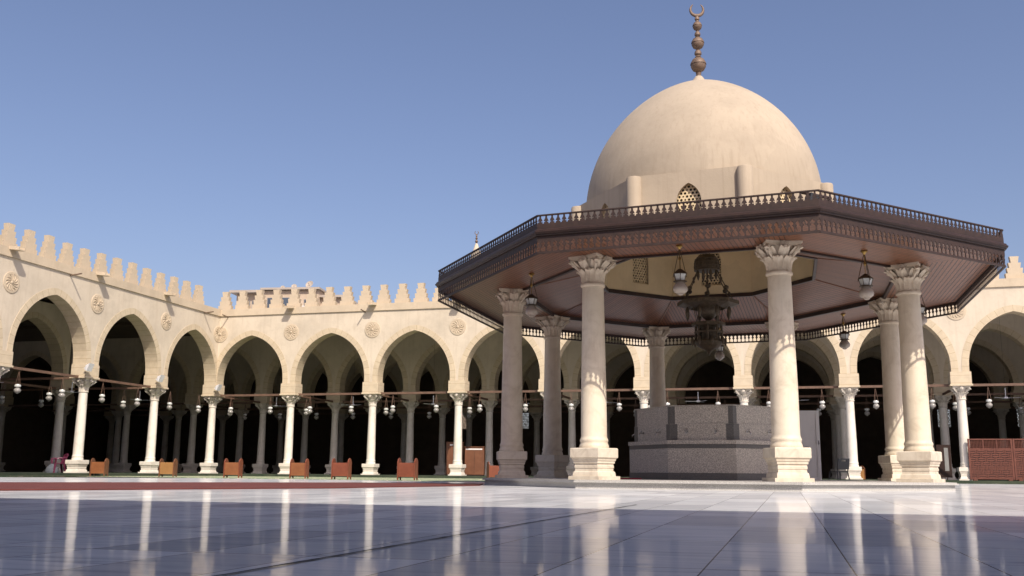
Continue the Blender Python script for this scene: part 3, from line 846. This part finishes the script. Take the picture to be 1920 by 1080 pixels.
for k in range(6):
    a = 2 * pi * k / 6 + .35
    P = lambda t: Vector(((.30 + .45 * t) * cos(a), (.30 + .45 * t) * sin(a), 5.99 - .87 * t))
    mb = MB(); mb.tube([P(0), P(1)], .014, 6)
    for t in (.3, .6, .82): mb.lathe([(.01, -.05), (.035, -.02), (.035, .02), (.01, .05)], 8, M=Matrix.Translation(P(t)))
    mb.lathe([(.01, -.07), (.075, -.03), (.075, .03), (.01, .07)], 10, M=Matrix.Translation(P(.62)))
    mb.build('chain', 'darkbronze', ch)
def oring(mb, Ro, Ri, z0, z1, drop=0):
    o = lambda R, k, z: Vector((R * cos(pi / 8 + k * pi / 4 + .1), R * sin(pi / 8 + k * pi / 4 + .1), z))
    for k in range(8):
        mb.quad(o(Ro, k, z0), o(Ro, k + 1, z0), o(Ro, k + 1, z1), o(Ro, k, z1)); mb.quad(o(Ri, k, z0 - drop), o(Ri, k + 1, z0 - drop), o(Ri, k + 1, z1), o(Ri, k, z1))
        mb.quad(o(Ro, k, z1), o(Ro, k + 1, z1), o(Ri, k + 1, z1), o(Ri, k, z1)); mb.quad(o(Ro, k, z0), o(Ro, k + 1, z0), o(Ri, k + 1, z0 - drop), o(Ri, k, z0 - drop))
    return mb
oring(MB(), .86, .50, 5.00, 5.10, .10).build('tray', 'darkbronze', ch)
for k in range(8):
    a = 2 * pi * k / 8 + .2; x, y2 = .62 * cos(a), .62 * sin(a)
    MB().lathe([(.015, 4.92), (.05, 4.87), (.06, 4.76), (.045, 4.68), (.012, 4.60)], 10, (x, y2)).build('lamp_cup', 'darkbronze', ch, 40)
MB().lathe([(.05, 5.08), (.27, 5.02), (.30, 4.88), (.26, 4.74), (.16, 4.64), (.05, 4.56), (.02, 4.45)], 20).build('bowl', 'darkbronze', ch, 40)
oring(MB(), .47, .10, 4.42, 4.50, .06).build('lower_tray', 'darkbronze', ch)
for k in range(4):
    a = 2 * pi * k / 4 + .5; MB().tube([(.42 * cos(a), .42 * sin(a), 4.5), (.55 * cos(a), .55 * sin(a), 5.0)], .012, 5).build('chain', 'darkbronze', ch)
lb = MB(); oring(lb, .40, .30, 4.20, 4.26); oring(lb, .38, .30, 3.98, 4.02)
for k in range(8):
    a = pi / 8 + k * pi / 4 + .1; lb.tube([(.35 * cos(a), .35 * sin(a), 4.4), (.36 * cos(a), .36 * sin(a), 3.98)], .035, 6)
lb.lathe([(.18, 4.42), (.20, 4.2), (.19, 4.0)], 12)
lb.build('lantern_frame', 'darkbronze', ch)
MB().lathe([(.38, 4.0), (.40, 3.96), (.34, 3.86), (.22, 3.78), (.10, 3.72), (.05, 3.68), (.008, 3.58)], 20).build('lower_bowl', 'darkbronze', ch, 40)
for k in range(8):
    a = 2 * pi * k / 8; MB().lathe([(.012, 4.08), (.04, 4.03), (.045, 3.94), (.008, 3.84)], 8, (.46 * cos(a), .46 * sin(a))).build('pendant', 'darkbronze', ch, 40)

# ------------------------------------------------------------------ lanterns around the pavilion ceiling
lab = ['leftmost pavilion lantern hanging between the far left and front left columns',
       'glass lantern on brass mount hanging in front of the cream drum opening, left of chandelier',
       'glass lantern hanging between the two right front columns under the eave',
       'pavilion lantern half hidden behind the rightmost pavilion column',
       'dark capped lantern hanging right of the fountain under the far right eave',
       'pavilion lantern hanging just below and right of the chandelier tip',
       'pavilion lantern peeking out right of the front left column, under the far eave',
       'pavilion lantern at the far left rear under the dark eave']
LZ = ZS
def make_lantern(loc, label, k):
    L = thing('hanging_lantern', label, 'lantern', loc, k * .4, 'lanterns around the pavilion ceiling')
    MB().lathe([(.06, 0), (.075, -.012), (.075, -.035), (.045, -.05), (.03, -.075), (.014, -.10)], 16).build('ceiling_mount', 'brass', L, 40)
    for q in range(3):
        a = 2 * pi * q / 3
        mb = MB(); mb.tube([(.012 * cos(a), .012 * sin(a), -.09), (.165 * cos(a), .165 * sin(a), -.70)], .008, 5)
        mb.build('chain', 'chain', L)
    st = MB().tube([(0, 0, -.09), (0, 0, -.56)], .009, 6); st.lathe([(.01, -.05), (.032, -.02), (.032, .02), (.01, .05)], 10, M=Matrix.Translation((0, 0, -.30))); st.build('stem', 'brass', L)
    MB().lathe([(.02, -.53), (.05, -.545), (.165, -.635), (.17, -.655), (.12, -.655)], 6).build('cap', 'darkbronze', L)
    MB().lathe([(.145, -.655), (.105, -.80)], 6).build('glass_shade', 'glass_pane', L)
    fr = MB()
    for q in range(6):
        a = 2 * pi * q / 6; fr.tube([(.148 * cos(a), .148 * sin(a), -.655), (.108 * cos(a), .108 * sin(a), -.80)], .007, 4)
    fr.lathe([(.108, -.80), (.150, -.808), (.150, -.82), (.10, -.825)], 16); fr.build('frame', 'darkbronze', L)
    MB().lathe([(.085, -.825), (.11, -.86), (.155, -.93), (.165, -.98), (.15, -1.03), (.10, -1.07), (.07, -1.08), (.068, -1.10), (.03, -1.12)], 20).build('globe', 'milk', L, 40)
    return L
L0 = None
for j in range(8):
    p = (ov(5.95, j) + ov(5.95, (j + 1) % 8)) / 2 + Vector((PX, PY, LZ))
    if L0 is None: L0 = make_lantern(p, lab[j], j); tr = snapshot(L0)
    else: dup(L0, p, j * .4, lab[j], tree=tr)

# ------------------------------------------------------------------ arcade lamps
def make_lamp(loc, label, group):
    L = thing('hanging_lamp', label, 'lamp', loc, 0, group)
    for q in range(3):
        a = 2 * pi * q / 3 + .4
        MB().tube([(0, 0, 0), (.02 * cos(a), .02 * sin(a), -.12), (.10 * cos(a), .10 * sin(a), -.62)], .009, 4).build('chain', 'tie', L)
    MB().lathe([(.05, -.60), (.115, -.63), (.135, -.68), (.13, -.72), (.07, -.76)], 14).build('collar', 'glass_pane', L, 40)
    MB().lathe([(.065, -.76), (.10, -.79), (.145, -.85), (.15, -.90), (.12, -.96), (.06, -1.0), (.03, -1.03)], 16).build('globe', 'lampwhite', L, 40)
    return L
A0 = None
def place_lamp(root, x, y, z, label, group):
    global A0, A0T
    p = root.matrix_basis @ Vector((x, y, z)) if False else Matrix.Translation(root.location) @ root.rotation_euler.to_matrix().to_4x4() @ Vector((x, y, z))
    if A0 is None: A0 = make_lamp(p, label, group); A0T = snapshot(A0)
    else: dup(A0, p, random.uniform(0, 6), label, group=group, tree=A0T)
ZL = ZC + HC - .01
for i in range(NB - 1):
    for fr, side in ((.24, 'left'), (.745, 'right')):
        place_lamp(back, (i + fr) * S_B, 0, ZL, f'{side} white glass lamp under the tie beam, {ORD[i]} arch right of the corner', 'lamps under the front tie beams')
for i in range(3):
    for fr, side in ((.26, 'right'), (.755, 'left')):
        place_lamp(left, -(i + fr) * S_L, 0, ZL, f'{side} white glass lamp under the tie beam, {ORD[i]} arch left of the corner', 'lamps under the front tie beams')
for i in range(-1, NB - 1):
    for fr in (.24, .745):
        place_lamp(back, (i + fr) * S_B, ROWD, ZL, 'dim shaded glass lamp hanging in the second row inside the back arcade', 'shaded lamps inside the back arcade')
for i in range(1, 4):
    for fr in (.26, .755):
        place_lamp(left, -(i + fr) * S_L, ROWD, ZL, 'dim shaded glass lamp hanging in the second row inside the left arcade', 'shaded lamps inside the left arcade')
# lamps on the cross ties, just behind each front column
for i in range(0, NB):
    place_lamp(back, i * S_B + .02, 1.9, ZL, f'glass lamp hanging from the cross tie behind the {"corner column" if i == 0 else ORD[i-1] + " column right of the corner"}', 'lamps behind the front columns')
for i in range(1, 4):
    place_lamp(left, -i * S_L, 1.9, ZL, f'glass lamp hanging from the cross tie behind the {ORD[i-1]} column left of the corner', 'lamps behind the front columns')

# ceiling fans on long rods inside
def make_fan(loc, label, group):
    L = thing('ceiling_fan', label, 'fan', loc, 0, group)
    MB().tube([(0, 0, 4.88), (0, 0, .52)], .005, 6).build('conduit', 'ceil', L)
    MB().tube([(0, 0, .55), (0, 0, .10)], .024, 8).build('downrod', 'white', L)
    MB().lathe([(.04, .12), (.11, .09), (.12, .03), (.06, .0)], 14).build('motor', 'white', L, 40)
    for q in range(3):
        Mx = Matrix.Rotation(2 * pi * q / 3, 4, 'Z') @ Matrix.Rotation(.2, 4, 'X')
        MB().box(.10, .70, -.055, .055, .045, .052, Mx).build('blade', 'white', L)
    return L
F0 = None
def w_of(root, x, y, z): return Matrix.Translation(root.location) @ root.rotation_euler.to_matrix().to_4x4() @ Vector((x, y, z))
for root, xs, lb_, gr in ((back, [(i + .5) * S_B for i in range(0, NB - 1)], 'white ceiling fan on a rod, in the shade inside the back arcade', 'ceiling fans inside the back arcade'),
                          (left, [-(i + .5) * S_L for i in range(0, 4)], 'white ceiling fan on a rod, in the shade inside the left arcade', 'ceiling fans inside the left arcade')):
    for x in xs:
        p = w_of(root, x, ROWD * .5, 4.14)
        if F0 is None: F0 = make_fan(p, lb_, gr); FT = snapshot(F0)
        else: dup(F0, p, random.uniform(0, 2), lb_, group=gr, tree=FT)

# floodlights clamped to the left wing's piers
def make_flood(loc, rz, label):
    L = thing('floodlight', label, 'floodlight', loc, rz, 'floodlights on the left wing piers')
    MB().box(-.03, .03, 0, .22, -.02, .02).build('bracket', 'white', L)
    hd = MB(); hd.add([(-.18, -.20, .20), (.18, -.20, .20), (.18, -.05, -.16), (-.18, -.05, -.16), (-.12, .06, .12), (.12, .06, .12), (.12, .10, -.10), (-.12, .10, -.10)],
           [(0, 1, 2, 3), (7, 6, 5, 4), (0, 4, 5, 1), (1, 5, 6, 2), (2, 6, 7, 3), (3, 7, 4, 0)])
    hd.build('housing', 'white', L); return L
fl0 = None
for i, nm in ((0, 'corner pier'), (1, 'first pier left of the corner'), (2, 'second pier left of the corner')):
    p = w_of(left, -i * S_L - .62, -T - .28, 5.0)
    if fl0 is None: fl0 = make_flood(p, left.rotation_euler[2], f'small white floodlight fixed to the {nm}'); ft = snapshot(fl0)
    else: dup(fl0, p, left.rotation_euler[2], f'small white floodlight fixed to the {nm}', tree=ft)

# ------------------------------------------------------------------ carpets
def flat(name, pts, z0, z1, mat, label, cat):
    mb = MB(); mb.prism([(x, y) for x, y in pts], (0, 0, z0), (1, 0, 0), (0, 1, 0), (0, 0, 1), z1 - z0)
    return tag(mb.build(name, mat), label, cat)
pl = lambda x, y: tuple(w_of(back, x, y, 0))[:2]
pL = lambda x, y: tuple(w_of(left, x, y, 0))[:2]
flat('carpet', [(-30, 50.5), (-24.5, 47.2), (-20.3, 45.9), (-12.5, 42.0), (-8.6, 40.6), (-3.6, 36.4), (.2, 35.6), (1.0, 52.0), pl(.2, -.64), (-17.25, 57.0), pL(-11, -.64), pL(-22, -.64)],
     .004, .016, 'rugs', 'patchwork green carpet laid in front of the arcades', 'carpet')
flat('carpet', [(-9.4, 13.4), (-7.27, 14.6), (-3.3, 19.0), (-.74, 24.6), (-.75, 27.8), (-4.3, 28.0), (-7.2, 25.8), (-11.4, 22.3), (-19, 17.0), (-14, 9.5)],
     .004, .022, 'redcarpet', 'long dull red carpet rolled out across the marble at left', 'carpet')
flat('prayer_mat', [(2.75, 25.6), (3.35, 25.7), (3.3, 26.9), (2.7, 26.8)], ZP + .002, ZP + .03, 'redcloth', 'small crimson mat on the platform beside the fountain', 'mat')

# ------------------------------------------------------------------ wooden boxes along the carpet edge
def make_box(loc, rz, label, face, side):
    """open topped book box: two tall end boards with pointed tops, lower panels between"""
    L = thing('wooden_box', label, 'box', loc, rz, 'wooden boxes along the green carpet')
    Wd, D, H = .66, .42, .82
    end = [(-D / 2, .0), (-D / 2 + .06, 0), (-D / 2 + .10, .09), (D / 2 - .10, .09), (D / 2 - .06, 0), (D / 2, 0), (D / 2, H - .13), (D / 2 - .04, H - .10), (D / 2 - .06, H - .06),
           (.10, H - .02), (0, H + .01), (-.10, H - .02), (-D / 2 + .06, H - .06), (-D / 2 + .04, H - .10), (-D / 2, H - .13)]
    for sx in (-1, 1): MB().prism(end, (sx * Wd / 2 - .02, 0, 0), (0, 1, 0), (0, 0, 1), (1, 0, 0), .04).build('end_board', side, L)
    for y in (-D / 2 + .03, D / 2 - .055):
        MB().box(-Wd / 2 + .021, Wd / 2 - .021, y, y + .025, .12, H - .17).build('side_panel', face, L)
    MB().box(-Wd / 2 + .021, Wd / 2 - .021, -D / 2 + .056, D / 2 - .056, .13, .15).build('bottom_board', side, L)
    return L
def at(px, dpt): return ((px + 3 - 960) / F * dpt * cp, dpt)
boxes = [(186, 47.0, 'orangewood', 'brownwood', 'orange wooden box standing just right of the plum chair'),
         (315, 46.0, 'yellowwood', 'brownwood', 'yellowish wooden box between the two columns left of the corner'),
         (437, 43.6, 'orangewood', 'redwood', 'orange brown wooden box right of the corner column'),
         (561, 42.4, 'orangewood', 'redwood', 'narrow orange brown wooden box against the first column right of the corner'),
         (640, 40.2, 'redwood', 'redwood', 'wide reddish wooden box between the first and second columns'),
         (764, 38.2, 'redwood', 'redwood', 'rightmost reddish wooden box near the two brown cabinets')]
bx = []
for px, dp, f_, s_, lb_ in boxes:
    x, y2 = at(px, dp); bx.append(make_box((x, y2, .017), -.05 - (px - 186) / 4000, lb_, f_, s_))
x, y2 = at(1607, 50.0); make_box((x, y2, .0), .5, 'yellowish wooden box half hidden behind the white column right of the door', 'yellowwood', 'brownwood')
x, y2 = at(928, 47); make_box((x, y2, .0), .3, 'dark red wooden box beside the brown cabinets, behind a pavilion column', 'redwood', 'redwood')

# ------------------------------------------------------------------ brown cabinets
def cabinet(loc, rz, w, dp, h, label, strip):
    L = thing('cabinet', label, 'cabinet', loc, rz)
    MB().box(-w / 2, w / 2, -dp / 2, dp / 2, .06, h).build('body', 'brownwood', L)
    MB().box(-w / 2 - .03, w / 2 + .03, -dp / 2 - .03, dp / 2 + .02, h + .002, h + .04).build('top_board', 'brownwood', L)
    MB().box(-w / 2 + .03, w / 2 - .03, -dp / 2 + .03, dp / 2 - .03, 0, .058).build('plinth', 'mould', L)
    a, b, z0 = strip; MB().box(a, b, -dp / 2 - .008, -dp / 2 - .002, z0, z0 + .07).build('paper_strip', 'paper', L)
    for k in range(1, 2): MB().box(-.006, .006, -dp / 2 - .006, -dp / 2 - .001, .12, h - .25).build('door_gap', 'mould', L)
    return L
x, y2 = at(890, 55.5); cabinet((x, y2, ZC), -.1, 1.06, .5, 1.55, 'wide brown wooden cabinet with a long white strip, right of a white column', (-.48, .44, 1.41))
x, y2 = at(852, 56.5); cabinet((x, y2, ZC), -.1, .90, .5, 1.82, 'taller brown wooden cabinet half hidden behind a white column', (-.25, -.06, 1.66))

# ------------------------------------------------------------------ chairs
def plastic_chair(loc, rz, label):
    L = thing('plastic_chair', label, 'chair', loc, rz)
    m = 'purple'
    MB().prism([(-.22, -.22), (.22, -.22), (.24, .0), (.20, .22), (-.20, .22), (-.24, 0)], (0, 0, .41), (1, 0, 0), (0, 1, 0), (0, 0, 1), .03).build('seat', m, L)
    for sx in (-1, 1):
        MB().tube([(sx * .21, -.20, .42), (sx * .25, -.25, 0)], [.055, .045], 6).build('leg', m, L)
        MB().tube([(sx * .19, .20, .42), (sx * .23, .30, 0)], [.055, .045], 6).build('leg', m, L)
        MB().tube([(sx * .22, -.20, .42), (sx * .27, -.21, .64), (sx * .28, -.10, .665), (sx * .27, .08, .655), (sx * .21, .24, .70)], [.045, .045, .045, .045, .04], 6).build('armrest', m, L)
    bk = MB(); vs = []; n = 9
    for k in range(n):
        t = k / (n - 1); x = -.215 + .43 * t; curve = .05 * (1 - (2 * t - 1) ** 2)
        for z, yy in ((.43, .20), (.80 + .06 * sin(pi * t), .33)): vs.append((x * (1 if z < .5 else .92), yy + curve, z))
    slats = []
    for k in range(0, n - 1):
        a, b, c, d2 = vs[2 * k], vs[2 * k + 2], vs[2 * k + 3], vs[2 * k + 1]
        if k != 3 : bk.quad(a, b, c, d2); o = Vector((0, .02, 0)); bk.quad(*(Vector(p) + o for p in (a, b, c, d2)))
    bk.tube([vs[2 * k + 1] for k in range(n)], .045, 6); bk.tube([vs[2 * k] for k in range(n)], .02, 6)
    bk.tube([vs[0], vs[1]], .026, 6); bk.tube([vs[-2], vs[-1]], .026, 6)
    bk.build('backrest', m, L); return L
x, y2 = at(108, 47.0); plastic_chair((x, y2, ZC), -.80, 'plum plastic armchair beside the base of a left wing column')
bg_ = MB(); bg_.lathe([(.02, 0), (.24, .0), (.26, .10), (.20, .25), (.12, .36), (.05, .42)], 12, sx=1.2, sy=.8)
x, y2 = at(97, 46.8); o = bg_.build('cloth_bag', 'grey', None, 50, (x, y2, ZC)); tag(o, 'grey cloth bag on the floor under the plum chair', 'bag')
def school_chair(loc, rz, label):
    L = thing('school_chair', label, 'chair', loc, rz)
    MB().box(-.21, .21, -.21, .20, .43, .46).build('seat', 'black', L)
    for sx in (-1, 1):
        MB().tube([(sx * .20, -.20, .43), (sx * .24, -.24, 0)], .019, 8).build('leg', 'black', L)
        MB().tube([(sx * .20, .26, .80), (sx * .20, .19, .43), (sx * .24, .26, 0)], .019, 8).build('leg', 'black', L)
    b = MB(); Mx = Matrix.Translation((0, .215, .47)) @ Matrix.Rotation(-.16, 4, 'X')
    b.box(-.22, .22, -.015, .015, .05, .30, Mx); b.box(-.22, -.09, -.015, .015, .30, .355, Mx); b.box(.09, .22, -.015, .015, .30, .355, Mx); b.box(-.22, .22, -.015, .015, .355, .40, Mx)
    b.build('backrest', 'black', L); return L
x, y2 = at(1573, 32.6); school_chair((x, y2, .0), pi + .35, 'black plastic chair right of the white door, its back to the courtyard')

# ------------------------------------------------------------------ white door
x, y2 = at(1509, 30.0)
dr = thing('door', 'white two panel door standing between the front right pavilion column and the fountain', 'door', (x, y2, ZP), -.06)
w, h = .98, 2.06
for (a, b, z0, z1) in ((-w / 2, -w / 2 + .10, 0, h), (w / 2 - .10, w / 2, 0, h)): MB().box(a, b, -.03, .03, z0, z1).build('stile', 'white', dr)
for z0, z1 in ((0, .10), (.92, 1.04), (h - .09, h)): MB().box(-w / 2 + .101, w / 2 - .101, -.028, .028, z0, z1).build('rail', 'white', dr)
for z0, z1 in ((.101, .919), (1.041, h - .091)): MB().box(-w / 2 + .102, w / 2 - .102, -.010, .010, z0, z1).build('panel', 'white', dr)
MB().box(-.16, .16, -.036, -.030, .96, .985).build('letter_slot', 'steel', dr)
MB().tube([(w / 2 - .05, -.03, 1.06), (w / 2 - .05, -.07, 1.06), (w / 2 - .05, -.07, 1.16)], .012, 6).build('handle', 'black', dr)

# ------------------------------------------------------------------ lattice screens at right
def screen_panel(loc, rz, label):
    L = thing('wooden_screen', label, 'screen', loc, rz, 'wooden screens along the back arcade')
    Wd, H = 1.90, 1.92; m = 'screenwood'
    for xx in (-Wd / 2, Wd / 2 - .08): MB().box(xx, xx + .08, -.04, .04, .04, H).build('post', m, L)
    for xx in (-Wd / 2 + .1, Wd / 2 - .30): MB().prism([(0, 0), (.20, 0), (.16, .06), (.04, .06)], (xx, -.16, 0), (1, 0, 0), (0, 0, 1), (0, 1, 0), .32).build('foot', m, L)
    for z in (.06, 1.42, H - .06): MB().box(-Wd / 2 + .081, Wd / 2 - .081, -.035, .035, z, z + .06).build('rail', m, L)
    MB().box(-Wd / 2 + .081, Wd / 2 - .081, -.012, .012, .121, 1.419).build('board', 'fret', L)
    g = (Wd - .16) / 3
    for k in range(3):
        x0 = -Wd / 2 + .08 + k * g
        gm = MB()
        for q in range(9): gm.box(x0 + .04 + q * (g - .08) / 8 - .008, x0 + .04 + q * (g - .08) / 8 + .008, -.010, .006, 1.481, H - .061)
        for q in range(6): gm.box(x0 + .03, x0 + g - .03, -.017, -.0105, 1.50 + q * .06, 1.514 + q * .06)
        gm.build('grille', m, L)
        MB().box(x0 + g - .02, x0 + g + .02, -.03, .03, 1.481, H - .061).build('mullion', m, L) if k < 2 else None
    # interlocking bars worked over the lower board, one mesh of pattern
    pm = MB(); c = .20
    for r in range(7):
        for q in range(9):
            cx, cz = -Wd / 2 + .15 + q * c, .20 + r * .19
            if (r + q) % 2 == 0: pm.box(cx - .135, cx + .135, -.034, -.013, cz - .075, cz - .015); pm.box(cx - .135, cx + .135, -.034, -.013, cz + .015, cz + .075)
            else: pm.box(cx - .052, cx - .010, -.034, -.0135, cz - .098, cz + .098); pm.box(cx + .010, cx + .052, -.034, -.0135, cz - .098, cz + .098)
    pm.build('pattern_relief', m, L); return L
ps = w_of(back, 8 * S_B + .55, -1.1, 0)
for k, (dx, lb_) in enumerate(((1.1, 'dark red wooden lattice screen standing right beside the rightmost white column'), (3.02, 'dark red wooden lattice screen cut by the right edge of the picture'), (4.94, 'dark red wooden lattice screen furthest right in the screen row'))):
    p = w_of(back, 8 * S_B - .08 + dx, -.40, 0); screen_panel((p.x, p.y, ZC), -YAW, lb_)
# boards leaning by the column
p = at(1772, 50.5)
M['shaded_sheet'] = mottled('shaded_white_paper', (.20, .20, .20), (.26, .26, .25), 3, .8)  # white sheet, its shade put into the colour as grey
nb = thing('notice_board', 'brown framed board with a white sheet beside the rightmost white column', 'board', (*p, ZC), .25)
MB().box(-.42, .42, -.02, .02, .12, 1.75).build('board', 'mould', nb); MB().box(.02, .26, -.026, -.021, .45, 1.60).build('sheet', 'shaded_sheet', nb)
for sx in (-.36, .36): MB().tube([(sx, .03, 1.6), (sx, .30, 0)], .02, 6).build('leg', 'brownwood', nb)

# roof floodlight by the pavilion's near corner
p = ov(6.9, 2); rl = thing('roof_floodlight', 'dark floodlight frame on the pavilion roof behind the front right eave corner', 'floodlight', (PX + p.x + .12, PY + p.y, 5.45), .3)
MB().box(-.22, .02, -.1, .1, .18, .40, Matrix.Rotation(.35, 4, 'Y')).build('housing', 'black', rl)
MB().tube([(-.25, 0, .46), (.42, 0, .40)], .035, 8).build('bar', 'mould', rl); MB().tube([(-.1, 0, .46), (-.1, 0, 0)], .02, 6).build('stand', 'mould', rl); MB().tube([(.38, 0, .42), (.38, 0, 0)], .02, 6).build('stand', 'mould', rl)

# ------------------------------------------------------------------ city beyond
M['citywall'] = mottled('city_render', (.46, .36, .26), (.54, .43, .32), .6, .9)
M['cityroof'] = mottled('city_concrete', (.36, .31, .26), (.44, .38, .32), .6, .9)
M['cityglass'] = mottled('window_glass', (.05, .06, .08), (.08, .10, .13), 1, .2)
DB = 98
x0 = (436 - 960) / F * DB; x1 = (640 - 960) / F * DB
bl = thing('apartment_building', 'tan flat roofed apartment block rising behind the back arcade merlons', 'building', (x0, DB, -.5), -.12)
Lb = x1 - x0
MB().box(0, 2.7, 0, 8, 0, 18.35).build('wall', 'citywall', bl); MB().box(2.703, Lb - 2.2, -.35, 8, 0, 18.55).build('wall', 'citywall', bl); MB().box(Lb - 2.197, Lb, .5, 8, 0, 17.9).build('wall', 'citywall', bl)
MB().box(-.5, 2.72, -.7, 8.3, 18.353, 18.6).build('roof', 'cityroof', bl); MB().box(2.71, Lb - 2.0, -.75, 8.3, 18.603, 18.8).build('roof', 'cityroof', bl); MB().box(Lb - 2.3, Lb + .4, 0, 8.3, 17.903, 18.12).build('roof', 'cityroof', bl)
for xx, y_, zt in ((.5, 0, 17.6), (1.7, 0, 17.6), (3.4, -.35, 17.8), (4.7, -.35, 17.8), (7.2, -.35, 17.6), (Lb - 1.5, .5, 17.2), (.5, 0, 14.6), (1.7, 0, 14.6), (4.0, -.35, 14.8), (6.4, -.35, 14.8), (Lb - 1.5, .5, 14.4)):
    f = MB().box(xx - .08, xx + 1.0, y_ - .05, y_ - .003, zt - 1.35, zt + .08).build('window', 'cityroof', bl); MB().box(xx, xx + .92, y_ - .06, y_ - .051, zt - 1.27, zt).build('pane', 'cityglass', f)
MB().box(0, 2.6, -.95, -.005, 16.0, 16.1).build('balcony', 'cityroof', bl)
MB().box(Lb - 4.2, Lb - 3.2, -.8, -.36, 16.5, 16.9).build('air_conditioner', 'white', bl)
def dish(loc, r, label):
    L = thing('satellite_dish', label, 'satellite dish', loc, random.uniform(-.5, .5), 'satellite dishes on the apartment roof')
    MB().tube([(0, 0, 0), (0, 0, r * 1.1)], .04, 6).build('mast', 'cityroof', L)
    MB().lathe([(.02, 0), (r * .5, .05 * r), (r * .85, .20 * r), (r, .33 * r), (r * .97, .36 * r), (r * .5, .09 * r), (.02, .04)], 18, M=Matrix.Translation((0, 0, r * 1.2)) @ Matrix.Rotation(radians(62), 4, 'X'), cap=False).build('reflector', 'cityroof', L, 40)
    MB().tube([(0, -.1 * r, r * .9), (0, -r * .9, r * 1.6)], .03, 5).build('arm', 'cityroof', L); return L
for fx, r, lb_ in ((.42, .22, 'small pale satellite dish at the middle of the apartment roof'), (.53, .28, 'dark satellite dish left of the largest one on the apartment roof'), (.68, .42, 'largest satellite dish, on the apartment roof'), (.87, .24, 'rightmost satellite dish on the apartment roof edge'), (.22, .18, 'leftmost tiny satellite dish on the apartment roof')):
    dish((x0 + Lb * fx, DB + .8 - fx * Lb * .12, (18.1 if fx < .26 else 18.3 if fx < .78 else 17.62)), r, lb_)
mx, my = (891 - 960) / F * 88, 88
mi = thing('minaret', 'distant minaret whose crescent topped tip rises above the left eave', 'minaret', (mx, my, 0))
MB().lathe([(1.6, 0), (1.6, 13), (1.5, 13.2)], 8).build('shaft', 'citywall', mi)
MB().lathe([(1.5, 13.2), (2.0, 13.6), (2.0, 14.5), (1.9, 14.5), (1.9, 13.9), (.5, 13.9)], 16).build('balcony', 'citywall', mi)
MB().lathe([(.75, 13.9), (.72, 17.6), (.85, 17.8), (.80, 18.3), (.74, 18.9), (.55, 19.6), (.30, 20.3), (.16, 20.75), (.12, 20.9)], 20).build('cap', 'plaster', mi, 40)
fm = MB().lathe([(.12, 20.85), (.06, 20.95), (.15, 21.1), (.06, 21.27), (.12, 21.4), (.05, 21.52), (.09, 21.63), (.03, 21.75)], 12).build('finial', 'bronze', mi, 40)
MB().tube([(.16 * cos(radians(-90 + a)), 0, 21.93 + .16 * sin(radians(-90 + a))) for a in range(-140, 141, 20)], .035, 6).build('crescent', 'bronze', fm)
